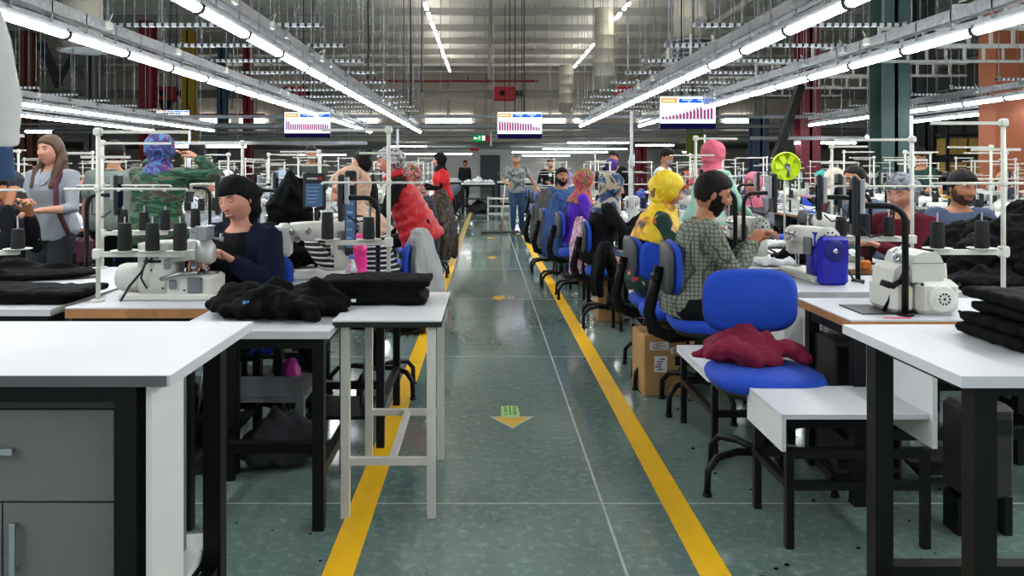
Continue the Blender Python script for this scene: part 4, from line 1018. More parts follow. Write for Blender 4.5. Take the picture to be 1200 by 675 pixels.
for k in range(4):
    stack_flat('folded_garment', 'folded black garment on the right-hand table, %s of its stack' % ['bottom layer','second layer','third layer','top layer'][k], 'clothes', (1.625+.006*k, 2.19, .92+.036*k), (.44-.015*k, .34, .036), 1, 40+k, group='folded black garments in the right stack')
# benches on the aisle side
make_bench(.55, .38, .505, 'low white bench nearest the camera, beside the right work table', (1.10, 2.86, 0))
make_bench(.55, .62, .43, 'low white bench under the red sweatshirt', (1.07, 3.70, 0), skirt=.02)
make_bench(.55, .5, .50, 'low white bench behind the carton with labels', (1.12, 5.55, 0), skirt=.04, upstand=False)
make_bench(.5, .45, .52, 'low white bench beside the yellow headscarf woman', (1.10, 6.85, 0), skirt=.03, upstand=False)
make_bench(.5, .4, .54, 'low white bench under the pink floral cardigan', (1.02, 7.95, 0), skirt=.02, upstand=False)
make_bench(.4, .4, .5, 'low white bench farthest along the right side', (1.1, 10.2, 0), skirt=.02, upstand=False)
# chairs
chair0 = make_chair()
def chair(x, y, rz, label, s=1):
    o = dup(chair0, (x, y, 0), rz, label, 'blue operator chairs'); o.scale = (s, s, s); return o
chair(1.235, 3.42, PI, 'empty bright blue chair turned to the camera, holding the red sweatshirt')
chair(1.31, 4.55, -PI/2-.1, 'blue chair under the man in the checked shirt', 1.05)
chair(1.24, 5.0, PI-.1, 'empty blue chair behind the man in the checked shirt')
chair(1.24, 5.42, -PI/2, 'blue chair under the woman with the yellow headscarf')
chair(1.12, 7.0, -PI/2-.1, 'blue chair under the woman in the blue and beige headscarf')
chair(1.02, 8.5, -PI/2, 'blue chair under the woman in purple')
chair(.90, 9.3, -PI/2, 'blue chair with the denim jacket hung over it')
chair(.86, 10.6, -PI/2, 'blue chair with the dark grey coat hung over it')
chair(-.70, 4.88, PI/2+.1, 'blue chair with the light grey hoodie hung over it')
chair(-.86, 7.35, PI/2, 'blue chair behind the red puffer vest')
chair(-.78, 8.7, PI/2, 'blue chair with the leopard coat hung over it')
chair(-.75, 10.2, PI/2, 'blue chair behind the leopard coat')
chair(-1.30, 4.12, PI, 'blue chair under the smiling woman')
# coats over the backs
def coat(name, label, c, w, h, d, mats, seed, tilt=0, cat='jacket'):
    mb = MB(); rn = random.Random(seed); n = 7
    for k in range(n):
        a = (k/(n-1)-.5)*2; x = a*w/2*.92
        top = h*(1-.18*a*a); 
        mb.cap([(x*.65, -.02, top), (x*.85, -d*.25, top*.72), (x*.95+rn.uniform(-.01,.01), -d*.35, top*.4), (x*1.05, -d*.3+rn.uniform(-.02,.02), .03+rn.uniform(0,.06)*h)], [w*.10, w*.13, w*.13, w*.11], 9)
        mb.cap([(x*.65, .02, top), (x*.8, d*.3, top*.7), (x*.9, d*.35, top*.35+.04)], [w*.10, w*.12, w*.10], 8)
    me = remesh(mb, .011, 3, .010, 13, seed, .35)
    o = obj_from(me, name, mats); o.location = c; o.rotation_euler = (0,0,tilt); return tag(o, label, cat)
coat('grey_hoodie', 'light grey hoodie draped over a chair back at the left of the aisle', (-.42, 4.90, .42), .30, .60, .18, mat('hoodie_grey', '#a9aaa9', .9, var=.08, bump=.2, bscale=200), 1, PI/2-.5)
coat('leopard_coat', 'brown-black leopard print coat hanging from a chair left of the aisle', (-.50, 8.5, .42), .42, .74, .24, mat_pattern('leopard', ['#1c1815', '#5b4a38', '#211c18', '#3d3126'], 34, 'vor', .8), 2, PI/2-.3)
coat('dark_jacket', 'dark slate jacket hanging beside the leopard coat', (-.60, 8.05, .42), .34, .66, .2, mat('slate_cloth', '#2b3138', .85), 3, PI/2)
coat('grey_coat', 'dark grey fleecy coat hung over a chair right of the aisle', (.80, 10.35, .38), .42, .74, .26, mat('coat_grey', '#4c4b4a', .95, var=.2, bump=.4, bscale=60), 4, -PI/2+.4)
coat('denim_jacket', 'mid-blue denim jacket hanging over a chair beside the grey coat', (.83, 8.95, .34), .36, .78, .2, mat('denim_mid', '#27497c', .85, var=.2, vscale=16), 5, -PI/2+.5)
coat('floral_cardigan', 'pink floral cardigan hanging down beside the woman in purple', (.93, 7.65, .33), .22, .60, .16, mat_pattern('pink_floral', ['#c98fa8', '#e0b9c9', '#8a5a72', '#e8cfd9'], 26, 'noise', .85), 6, -PI/2+.3)
coat('black_jacket', 'black jacket slung low on a chair behind the yellow headscarf woman', (.98, 6.35, .36), .30, .44, .2, BLK_CLOTH, 7, -PI/2)
# red sweatshirt
heap('red_sweatshirt', 'crumpled wine-red sweatshirt lying over the empty blue chair and bench', 'sweatshirt', (1.215, 3.60, .53), (.46, .40, .16), 30, 51, mat('wine_red', '#7a1030', .85, var=.12, bump=.2, bscale=180), .01, .008)
# cartons
KR = mat('kraft_card', '#b28a58', .8, var=.1, vscale=5); TAPE = mat('brown_tape', '#94703f', .35)
def carton(name, label, loc, d, rz, labels):
    t = thing(name, label, 'carton', loc, rz); m = MB(); w, dd, h = d
    m.rbox((0,0,h/2), d, .006); m.build('box_body', KR, t)
    MB().b2(-w/2-.001, w/2+.001, -.03, .03, h-.0005, h+.001).build('tape', TAPE, t)
    for (x0, x1, z0, z1, a, blk) in labels:
        L = MB(); rot = Matrix.Rotation(a, 3, 'Y'); cx, cz = (x0+x1)/2, (z0+z1)/2
        L.box((cx, -dd/2-.0012, cz), (x1-x0, .002, z1-z0), 0, rot)
        rn = random.Random(int(cx*1000))
        if not blk:
            nn = 5
            for q in range(nn):
                p = rot @ V((rn.uniform(-.2,.1)*(x1-x0), -.0014, ((q+.5)/nn-.5)*(z1-z0)*.8))
                L.box((cx+p.x, -dd/2-.0026, cz+p.z), ((x1-x0)*rn.uniform(.3,.6), .0012, (z1-z0)*.07), 1, rot)
        L.build('shipping_label', [mat('label_black', '#16171a', .5) if blk else mat('label_white', '#dcdcd8', .5), mat('label_print', '#2a2a2c', .5)], t)
carton('cardboard_box', 'brown cardboard box with four labels on the floor by the red sweatshirt', (1.11, 4.95, 0), (.27, .3, .38), .06, [(-.10,.02,.288,.338,0,False), (.03,.12,.272,.308,-.2,False), (-.07,.01,.15,.25,.03,False), (.06,.115,.19,.25,0,True)])
carton('cardboard_box', 'open brown cardboard box on the floor under the pink cardigan', (1.16, 7.3, 0), (.24, .3, .36), .0, [])
m = MB(); m.box((0,0,0), (.012,.16,.20), rot=Matrix.Rotation(-.6, 3, 'Y')); solo('box_flap', m, KR, 'raised cardboard flap of the open box', 'flap', (1.0, 7.3, .43))
# sewing tables of the aisle row, right
make_table(1.1, .55, 'sewing_table', 'white sewing table with raw wooden edge and black terminal, nearest on the right', None, (2.07, 3.475, 0), 0, .79, WOOD_EDGE, BLK_STEEL, .05, .04)
t = make_table(1.15, .62, 'sewing_table', 'white sewing table with white front panel carrying the navy machine', None, (2.10, 4.24, 0), 0, .79, MATS['edge_white'])
MB().b2(-.575, -.36, -.31, -.292, .40, .755).build('front_panel', WHITE_PANEL, t)
MB().b2(-.575, -.557, -.29, .31, .40, .755).build('side_panel', WHITE_PANEL, t)
t = thing('overlock_machine', 'cream machine with a ring of holes in its end wheel, on the wooden-edged table', 'sewing machine', (1.885, 3.42, .79))
m = MB(); m.rbox((.06, .02, .075), (.185, .30, .15), .025); m.build('motor_housing', CREAM, t)
m = MB(); m.loft([[(x, y, z) for x, z in ((-.05, .14), (.085, .14), (.088, .22), (.072, .255), (.04, .272), (.0, .272), (-.035, .255), (-.05, .22))] for y in (-.11, .12)][::-1], smooth=False); m.build('upper_housing', CREAM, t)
m = MB(); m.b2(-.05, .088, -.112, -.11, .222, .225); m.build('seam', GALV_D, t)
m = MB(); m.lathe([(.058, 0), (.060, -.006), (.052, -.012), (.045, -.013)], (.065, -.13, .075), 28, axis='Y', smooth=False); m.lathe([(.034, -.012), (.036, -.02), (.030, -.022)], (.065, -.13, .075), 28, axis='Y', smooth=False); m.build('handwheel', mat('wheel_cream', '#dcdbd2', .3), t)
m = MB()
for k in range(10): m.lathe([(.0048, -.001), (.0048, 0)], (.065+.022*math.cos(k*PI/5), -.152, .075+.022*math.sin(k*PI/5)), 7, axis='Y')
m.lathe([(.006, -.002), (.006, 0)], (.065, -.152, .075), 8, axis='Y'); m.build('wheel_holes', BLK_PLASTIC, t)
m = MB()
for x, z in ((-.02, .135), (.14, .135), (.14, .02)): m.lathe([(.007, -.004), (.007, 0)], (x, -.131, z), 8, axis='Y')
m.build('housing_screws', BLK_PLASTIC, t)
m = MB(); m.rbox((-.085, 0, .07), (.10, .22, .13), .02); m.loft([[(x, y, z) for x, z in ((-.12, .13), (-.04, .13), (-.045, .20), (-.08, .215), (-.11, .19))] for y in (-.08, .1)][::-1], smooth=False); m.build('sewing_end', CREAM, t)
m = MB(); m.box((-.075, -.112, .085), (.03, .002, .07), rot=Matrix.Rotation(.2, 3, 'Y')); m.build('yellow_label', mat('label_paleyellow', '#d9d68c', .5), t)
m = MB(); m.tube([(-.16, -.06, .135), (-.12, -.09, .12), (-.08, -.09, .15), (-.05, -.05, .22)], [.014, .018, .013, .008], 7); m.tube([(-.12, -.09, .12), (-.13, -.08, .06), (-.14, -.05, .01)], .01, 6); m.build('presser_lever', BLK_STEEL, t)
m = MB(); m.tube([(-.06, 0, .2), (-.07, .0, .26), (-.02, .02, .285)], .008, 6); m.rbox((-.03, 0, .235), (.04, .1, .03), .008); m.lathe([(.012, -.03), (.012, .0)], (-.075, -.05, .23), 10, axis='Y'); m.lathe([(.012, -.03), (.012, .0)], (-.045, -.06, .20), 10, axis='Y'); m.build('tension_unit', CHROME, t)
m = MB(); m.tube([(.085, -.05, .24), (.105, -.05, .235), (.12, -.05, .20), (.105, -.05, .17), (.088, -.05, .16)], .003, 6); m.build('thread_guide', CHROME, t)
m = MB(); m.b2(-.26, -.02, -.10, .12, 0, .006); m.build('bed_plate', mat('bed_dark', '#3a3c3e', .35, .5), t)
m = MB(); m.tube([(.155, 0, 0), (.155, 0, .15), (.15, 0, .21)], .011, 8); m.tube([(.16, -.02, .14), (.18, -.03, .1), (.185, -.04, .03), (.17, -.05, .005)], .004, 6); m.build('side_post', CREAM_STEEL, t)
nav = make_sewing_machine(NAVY_PL); nav['label'] = 'sewing machine with glossy navy blue back cover behind the empty blue chair'; nav.location = (1.87, 4.45, .79); nav.rotation_euler = (0,0,-PI/2)
m = MB(); m.loft([super_ring(.16, .04, 0, 24, 5, 0, 0)]+[super_ring(.165-.02*k, .045, .26*k/2, 24, 5, 0, 0) for k in range(0, 3)]); 
m = MB(); m.rbox((.30, 0, .135), (.05, .165, .265), .02); m.build('end_cover', NAVY_PL, nav)
m = MB(); m.lathe([(.055,0),(.058,.004),(.05,.006)], (.325, 0, .19), 24, axis='X'); m.build('cover_disc', mat('navy_dark', '#0d1170', .4), nav)
m = MB(); m.lathe([(.012,0),(.014,.01),(.005,.012)], (.33, 0, .19), 12, axis='X'); m.build('hub_cap', CHROME, nav)
terminal((1.80, 3.30, .79), -.3, 'black arched terminal beside the cream machine nearest on the right', 1); 
terminal((2.08, 4.30, .79), -.3, 'black arched terminal right of the navy machine', 1.0)
terminal((1.62, 5.0, .79), -.3, 'black arched terminal in front of the bearded man in the checked shirt', 1.05)
stand(2, (2.45, 3.64, .79), PI, 'cream thread stand at the right with two black cones in front of the black heap', 'in front of the right black heap', sc=1.06)
stand(3, (2.45, 4.42, .79), PI-.15, 'cream thread stand between the patterned turban and the dark-haired man', 'between turban and dark-haired man', sc=1.0)
make_table(1.3, .9, 'sewing_table', 'white table behind the right thread stand, under the black heap', None, (3.30, 4.3, 0), 0, .79, MATS['edge_white'], treadle=False)
heap('garment_pile', 'tall glossy heap of black trousers at the right frame edge', 'clothes', (3.08, 4.35, .79), (1.0, .7, .44), 38, 61, wr=.016)
heap('garment_pile', 'low black cloth hanging off the table below the tall heap', 'clothes', (2.66, 4.05, .79), (.55, .35, .14), 16, 63)
heap('garment_pile', 'small dark cloth piece on the table behind the second terminal', 'clothes', (2.05, 5.15, .79), (.34, .3, .12), 10, 65)
m = MB(); m.rbox((0,0,.03), (.06,.05,.06), .01); solo('thread_box', m, mat('orange_plastic', '#d9742a', .5), 'small orange plastic box on the table between the two terminals', 'box', (X(1014, 4.8), 4.8, .79))
m = MB(); m.slab([(-.06,-.008),(.05,-.012),(.07,.01),(-.05,.012)], 0, .002); solo('paper_slip', m, mat('pink_paper', '#ef5b7b', .6), 'pink paper slip in front of the nearest cream machine', 'paper', (1.73, 3.24, .791))
# neon thread disc / fan
t = thing('desk_fan', 'round neon yellow-green fan above the machines at the right', 'fan', (X(921, 6.6), 6.6, .79))
c = Z(195, 6.6)-.79
NEON = mat('neon_yellow', '#d8f51a', .5, var=.05, emit=0)
m = MB(); m.lathe([(.118,-.02),(.124,-.012),(.124,.012),(.118,.02)], (0,0,c), 30, axis='Y'); m.build('blade_guard', NEON, t)
for k in range(6):
    a = k*PI/3; m = MB(); m.box((math.cos(a)*.06, -.024, c+math.sin(a)*.06), (.08, .006, .05), rot=Matrix.Rotation(-a, 3, 'Y') @ Matrix.Rotation(.2, 3, 'X')); m.build('blade', mat('neon_blade', '#c2dd12', .5), t)
m = MB(); m.lathe([(.022,-.04),(.026,-.02)], (0,0,c), 14, axis='Y'); m.tube([(.01,-.03,c), (.012,-.03,c-.09)], .012, 6); m.build('hub', GALV_D, t)
m = MB(); m.tube([(0,.03,c), (0,.03,.0)], .01, 8); m.lathe([(.06,0),(.06,.012)], (0,.03,0), 14); m.build('fan_post', CREAM_STEEL, t)

# ================================================================ ROWS OF WORKSTATIONS
wt = make_table(.58, 1.2, 'sewing_table', 'x', 'sewing tables in the rows', (0,0,0), 0, .79, WOOD_EDGE)
ov2 = None
RN = random.Random(77)
blocks = [  # (x of table centre, side word, operator side sign (-1 operator at -x), first y, count)
    (1.80, 'first row right of the aisle', -1, 5.45, 13),
    (2.44, 'second row right of the aisle', 1, 5.45, 13),
    (4.55, 'third row right of the aisle', -1, 6.2, 12),
    (5.20, 'fourth row right of the aisle', 1, 6.2, 12),
    (7.6, 'fifth row right of the aisle', -1, 7.6, 9),
    (8.3, 'sixth row right of the aisle', 1, 7.6, 9),
    (10.9, 'seventh row right of the aisle', -1, 9.6, 7),
    (-1.62, 'first row left of the aisle', 1, 6.1, 13),
    (-2.26, 'second row left of the aisle', -1, 6.9, 12),
    (-4.6, 'third row left of the aisle', 1, 6.8, 12),
    (-5.3, 'fourth row left of the aisle', -1, 6.8, 12),
    (-7.8, 'fifth row left of the aisle', 1, 8.6, 9),
    (-8.5, 'sixth row left of the aisle', -1, 8.6, 9),
    (-11.4, 'seventh row left of the aisle', 1, 10.6, 7)]
NBR = []
for bi, (bx, nm, op, y0, cnt) in enumerate(blocks):
    for i in range(cnt):
        y = y0+1.36*i
        if y > 23.2: break
        px = CX+F*bx/y
        if px < -60 or px > 1260: continue
        if any(abs(bx-qx) < .55 and abs(y-qy) < .85 for qx, qy in ((2.46, 10.9), (2.02, 7.1), (2.06, 13.0), (2.45, 14.6), (-1.22, 8.0))): continue
        wh = '%s place in the %s' % (ORD[i], nm)
        dup(wt, (bx, y, 0), 0 if op > 0 else PI, 'white sewing table at the '+wh, 'sewing tables in the rows')
        big = y < 14
        mx = bx+RN.uniform(-.03, .03)
        if RN.random() < .8:
            o = dup(sm, (mx, y+RN.uniform(-.1, .05), .79), (-PI/2 if op < 0 else PI/2)+RN.uniform(-.08, .08), 'cream sewing machine at the '+wh, 'cream sewing machines in the rows'); o.scale = (1,1,1)
        else:
            o = dup(ov, (mx, y, .79), (-PI/2 if op > 0 else PI/2)+RN.uniform(-.1, .1), 'cream overlock machine at the '+wh, 'cream overlock machines in the rows'); o.scale = (.9,.9,.95)
        if y < 21:
            k = RN.choice([2, 2, 3, 1]); yy = y+.42
            stand(k, (bx-op*.2*-1, yy, .79), (0 if RN.random() < .5 else PI)+RN.uniform(-.2, .2), 'cream thread stand at the '+wh, 'stand at the '+wh, cones=y < 12.5, group='cream thread stands in the rows', sc=RN.uniform(.92, 1.08))
        if y < 18 and RN.random() < .75:
            terminal((bx+op*.1, y-.38+RN.uniform(-.05,.05), .79), (0 if op > 0 else PI)+RN.uniform(-.3, .3)+PI*(0 if RN.random() < .6 else 1), 'black arched terminal at the '+wh, 1)
        if y < 16 and RN.random() < .35:
            NBR.append((bx-op*.0, y+.1, wh))
        if (bi in (2, 3, 4, 9, 10, 11) and RN.random() < .7) or (bi in (0, 7) and y > 12) or (bi in (1, 8) and RN.random() < .4 and y > 8):
            cx = bx+(-.62 if op < 0 else .62)
            if not (abs(cx) > 20): chair(cx, y, -PI/2 if op < 0 else PI/2, 'blue operator chair at the '+wh)
for q, (x, y, wh) in enumerate(NBR):
    if q < 18: heap('garment_pile', 'dark garment bundle at the '+wh, 'clothes', (x, y, .79), (.42, .4, .16+.1*(q % 3)), 10, 100+q, voxel=.02, wr=.014, group='dark garment bundles in the rows', mats=[BLK_CLOTH, mat('charcoal_cloth', '#25272b', .9), mat('white_cloth_pieces', '#c9cccd', .85)][q % 3])
# white cloth pieces on the tables near the navy machine
for k, (px, Y) in enumerate(((905, 5.0), (930, 5.4), (905, 6.2), (985, 5.6))):
    heap('white_cloth', 'crumpled white cloth pieces beside the machine, %s from the camera' % ORD[k], 'cloth', (X(px, Y)+.0, Y, .79), (.3, .25, .07), 8, 140+k, MATS.get('white_cloth_pieces') or mat('white_cloth_pieces', '#c9cccd', .85), .012, .008, group='white cloth pieces on the right tables')
for o in (wt, chair0, *PROTOS):                          # the templates themselves are not part of the place
    def kill(q):
        for c in list(q.children): kill(c)
        JUNK.append(q)
        COL.objects.unlink(q)
    kill(o)

# far packing tables with white piles
for k, (px0, px1, Y, z) in enumerate([(541, 580, 24.5, .98), (583, 655, 26, 1.0), (505, 541, 29, .98)]):
    x0, x1 = X(px0, Y), X(px1, Y)
    t = make_table(x1-x0, .9, 'packing_table', 'far white packing table %s' % ['with black legs left of the sweeping man','behind the sweeping man','at the back left of the aisle'][k], 'far packing tables', ((x0+x1)/2, Y, 0), 0, z, MATS['edge_white'], BLK_STEEL, .07, .05, treadle=False)
    MB().b2(-(x1-x0)/2+.08, (x1-x0)/2-.08, -.3, .3, .45, .48).build('lower_shelf', BLK_STEEL, t)
    for q in range(3): heap('white_cloth', 'white folded goods on the far packing table, %s pile of the %s table' % (ORD[q], ['left','middle','rear'][k]), 'cloth', (x0+(x1-x0)*(.2+.3*q), Y, z), (.4, .5, .12+.1*((q+k) % 2)), 8, 200+q+k*5, MATS['white_cloth_pieces'], .03, .01, group='white goods on the far packing tables')
heap('dark_bundle', 'dark heavy cloth bundle under the far left packing table', 'cloth', (X(560, 24.5), 24.6, 0), (.75, .6, .46), 10, 231, mat('charcoal_cloth', '#25272b', .9), .03, .02)
m = MB()
for z in (.12, .34, .56): m.b2(-.34, .34, -.3, .3, z, z+.03)
for x in (-.34, .30):
    for y in (-.3, .26): m.b2(x, x+.04, y, y+.04, 0, .62)
solo('wire_trolley', m, CREAM_STEEL, 'low white trolley behind the sweeping man', 'trolley', (X(585, 22), 22, 0))
# broad dust mop
t = thing('dust_mop', 'wide grey dust mop with white handle held by the sweeping man', 'mop', (X(586, 17.0), 16.9, 0))
MB().rbox((0, 0, .035), (.86, .14, .05), .02).build('mop_head', mat('mop_grey', '#4c4a4c', .95, var=.2, bump=.6, bscale=60), t)
MB().tube([(.02, .02, .06), (.035, .05, .34)], .018, 8).build('swivel', mat('mop_red', '#a33a3c', .5), t)
MB().tube([(.035, .05, .30), (.12, .14, 1.12)], .012, 8).build('handle', mat('mop_white', '#dfe1e0', .4), t)

heap('dark_bundle', 'black cloth bundle lying on the floor below the wooden-edged sewing table', 'cloth', (-1.52, 3.78, 0), (.5, .36, .42), 14, 301, BLK_CLOTH, .015, .014)
heap('dark_bundle', 'black cloth bundle heaped under the white side table', 'cloth', (-1.0, 3.72, 0), (.42, .3, .26), 12, 302, mat('charcoal_cloth', '#25272b', .9), .015, .012)
t = thing('control_box', 'dark grey control box on the floor beneath the right tables', 'box', (1.93, 3.02, 0))
MB().rbox((0, 0, .33), (.20, .16, .36), .02).build('box_case', mat('box_umber', '#35332f', .6), t); MB().b2(-.08, .08, -.085, -.08, .4, .46).build('vent_slot', BLK_PLASTIC, t)
for x in (-.09, .09): MB().b2(x-.015, x+.015, -.05, .05, 0, .15).build('foot', BLK_STEEL, t)
t = thing('tool_cabinet', 'dark brown open cabinet under the wooden-edged table at the right', 'cabinet', (1.72, 3.62, 0))
KB = mat('dark_brown_board', '#2a211b', .6, var=.2)
for z in (.05, .30, .62): MB().b2(-.14, .14, -.16, .16, z, z+.018).build('shelf', KB, t)
for x in (-.15, .14): MB().b2(x, x+.012, -.16, .16, 0, .64).build('side_panel', KB, t)
MB().b2(-.14, .14, .148, .16, .05, .62).build('back_panel', KB, t)
# ================================================================ PEOPLE
SKIN_F = mat('skin_fair', '#c98f78', .5, var=.05, vscale=20); SKIN_T = mat('skin_tan', '#a8704f', .5, var=.06, vscale=20)
for _m in (SKIN_F, SKIN_T):
    _b = _m.node_tree.nodes['Principled BSDF']; _b.inputs['Subsurface Weight'].default_value = .12; _b.inputs['Subsurface Radius'].default_value = (.02, .008, .004)
LIP = mat('lips', '#a3524c', .4, var=0); DARKHAIR = mat('hair_black', '#140e0b', .6, spec=.2, var=.35, vscale=60, bump=.5, bscale=180); BROWNHAIR = mat('hair_brown', '#4f3523', .5, var=.3, vscale=50, bump=.5, bscale=160)
GREYHAIR = mat('hair_grey', '#55504c', .6, var=.3, vscale=60); EYEW = mat('eye_white', '#d9d4cc', .3, var=0); BROW = mat('brow_lash', '#1c1411', .6, var=0); SHOE = mat('shoe_dark', '#1b1b1d', .5)
TEETH = mat('teeth', '#e6e0d6', .3, var=0)

def head_pts(nt, npn, off=None, female=False, jaw=1.0):
    """a head as a grid around its centre: +y is the face; off(x,y,z) pushes the surface out for hair or cloth"""
    th = np.linspace(.02, PI-.02, nt)[:, None]; ph = np.linspace(0, 2*PI, npn, endpoint=False)[None, :]
    x = np.sin(th)*np.cos(ph); y = np.sin(th)*np.sin(ph); z = np.cos(th)*np.ones_like(ph)
    nx, ny, nz = x/.076, y/.094, z/.115; L = np.sqrt(nx**2+ny**2+nz**2); nx, ny, nz = nx/L, ny/L, nz/L
    x, y, z = x*.076, y*.094, z*.115
    t = np.clip(-z/.115, 0, 1)
    x = x*(1-.30*jaw*t**1.6); y = np.where(y < 0, y*(1-.42*t**1.3), y*(1-.10*t**2))
    f = np.clip(y/.05, 0, 1)
    g = lambda cx, cz, sx, sz: np.exp(-((x-cx)/sx)**2-((z-cz)/sz)**2)
    d = -.010*(g(.031, .014, .017, .012)+g(-.031, .014, .017, .012))+.005*(g(.03, .034, .022, .008)+g(-.03, .034, .022, .008))
    nzr = np.clip((.022-z)/.045, 0, 1)*np.clip((z+.034)/.010, 0, 1)
    d = d+(.006+.020*nzr)*np.exp(-(x/(.008+.007*nzr))**2)*np.clip((.035-z)/.015, 0, 1)*np.clip((z+.036)/.010, 0, 1)
    d = d+.007*g(0, -.049, .024, .006)+.006*g(0, -.060, .021, .006)-.005*g(0, -.0545, .028, .0025)
    d = d+.008*g(0, -.092, .022, .016)+.004*(g(.042, -.018, .02, .02)+g(-.042, -.018, .02, .02))
    y = y+d*f
    if off is not None:
        o = off(x, y, z); x, y, z = x+nx*o, y+ny*o, z+nz*o
    return x, y, z
def head_grid(mb, M, c, s, nt=44, npn=56, m=0, **k):
    x, y, z = head_pts(nt, npn, **k); P = np.stack([x, y, z], -1).reshape(-1, 3)*s
    A = np.array(M.to_3x3()); P = P @ A.T+np.array(c)
    fs = []
    for i in range(nt-1):
        for j in range(npn): fs.append((i*npn+j, (i+1)*npn+j, (i+1)*npn+(j+1) % npn, i*npn+(j+1) % npn))
    fs.append(tuple(range(npn))); fs.append(tuple((nt-1)*npn+j for j in range(npn-1, -1, -1)))
    mb.add(P.tolist(), fs, m, True)
sst = lambda a, b, v: (lambda t: t*t*(3-2*t))(np.clip((v-a)/(b-a), 0, 1))
def hair_short(thk=.014, low=-.05):
    def f(x, y, z):
        zb = np.interp(y, [-.1, -.03, .005, .03, .06, .1], [low, -.05, -.01, .03, .058, .066])
        top = np.clip(z/.075, 0, 1)**.8; rag = .004*np.sin(x*210)+.003*np.sin(x*97+1)
        return sst(zb-.007+rag, zb+.007+rag, z)*(.008+(thk-.004)*top+.0022*np.sin(x*230+z*60)*np.cos(y*170+z*90)*(thk > .01))-.005
    return f
def hair_full(x, y, z):
    zb = np.interp(y, [-.1, -.01, .02, .05, .1], [-.12, -.12, -.02, .045, .072]); return sst(zb-.01, zb+.01, z)*.022-.006
def beard_f(thk):
    def f(x, y, z):
        a = sst(-.022, -.034, z)*sst(-.02, .005, y); sb = sst(.05, .06, np.abs(x))*sst(.012, .0, z)*sst(-.01, .0, y)*sst(.05, .035, y)
        mouth = np.exp(-(x/.017)**2-((z+.055)/.006)**2); cheek = sst(.030, .040, np.abs(x)+(-.045-z)*.6)*1+sst(-.055, -.065, z)+np.exp(-(x/.03)**2-((z+.042)/.005)**2)
        return np.clip(np.maximum(a*np.clip(cheek, 0, 1), sb)-mouth*1.2, 0, 1)*(thk*.45+.0045+1.1*thk*np.exp(-((z+.105)/.02)**2)*(y > .02))-.0035
    return f
def hood_f(thk=.016, back=.02, fw=.056, fz=.078, fc=-.018):
    def f(x, y, z):
        q = (x/fw)**2+((z-fc)/fz)**2; face = sst(1.12, .92, q)*(y > .01)
        return np.where(face > .5, -.013, thk+back*np.clip(-y/.08, 0, 1)*np.clip((z+.09)/.1, 0, 1)+.002*np.sin(z*90+x*50))
    return f
def turban_f(thk=.010, back=.045, front=.045):
    def f(x, y, z):
        zb = np.interp(y, [-.1, -.03, .0, .03, .06, .1], [-.09, -.075, -.035, .012, front-.003, front]); r = sst(zb-.004, zb+.004, z)
        return r*(thk+.006+.006*np.clip(z/.08, 0, 1)+back*np.clip(-y/.08, 0, 1)**1.3*np.exp(-((z-.0)/.06)**2)+.002*np.sin(z*130+y*60))-.008
    return f

def ik(a, t, l1, l2, pole):
    d = t-a; L = d.length; 
    if L > (l1+l2)*.995: t = a+d*((l1+l2)*.995/L); d = t-a; L = d.length
    if L < abs(l1-l2)*1.05+.01: L = abs(l1-l2)*1.05+.01; d = d.normalized()*L; t = a+d
    c = (l1*l1+L*L-l2*l2)/(2*l1*L); c = max(-1, min(1, c)); n = d.normalized()
    p = pole-n*pole.dot(n); p = p.normalized() if p.length > 1e-5 else n.orthogonal().normalized()
    return a+n*(l1*c)+p*(l1*math.sqrt(1-c*c)), t
def make_hand(mb, w, d, s, right, nrm=None, curl=.38, m=0):
    d = d.normalized(); n0 = V(nrm) if nrm else V((0, 0, -1)) if abs(d.z) < .8 else V((-1 if right else 1, 0, 0))
    n = (n0-d*n0.dot(d)).normalized(); u = d.cross(n).normalized(); sd = 1 if right else -1
    rot = Matrix((u, n, d)).transposed()
    mb.loft([[w+rot @ V((math.cos(a)*wx, math.sin(a)*wy, zz))*s for a in [2*PI*k/12 for k in range(12)]] for zz, wx, wy in ((-.03, .024, .02), (.0, .026, .019), (.025, .036, .017), (.06, .041, .015), (.085, .040, .012), (.093, .034, .008))], m)
    for i, L in enumerate((.070, .078, .072, .058)):
        b = w+(d*.078+u*sd*(.029-.0195*i))*s; dd = d+u*sd*(.10-.07*i); pts = [b]; ang = 0
        for ph in (.46, .30, .24):
            ang += curl*(1+.12*i); v = (dd.normalized()*math.cos(ang)+n*math.sin(ang)).normalized(); pts.append(pts[-1]+v*L*ph*s)
        mb.cap(pts, [.0088*s, .0082*s, .0075*s, .0062*s], 7, m)
    b = w+(d*.022+u*sd*.028)*s; v1 = (d*.65+u*sd*.62+n*.45).normalized(); v2 = (d*.88+u*sd*.15+n*.42).normalized()
    mb.cap([b, b+v1*.036*s, b+v1*.036*s+v2*.030*s, b+v1*.036*s+v2*.052*s], [.0125*s, .0108*s, .0095*s, .0075*s], 8, m)

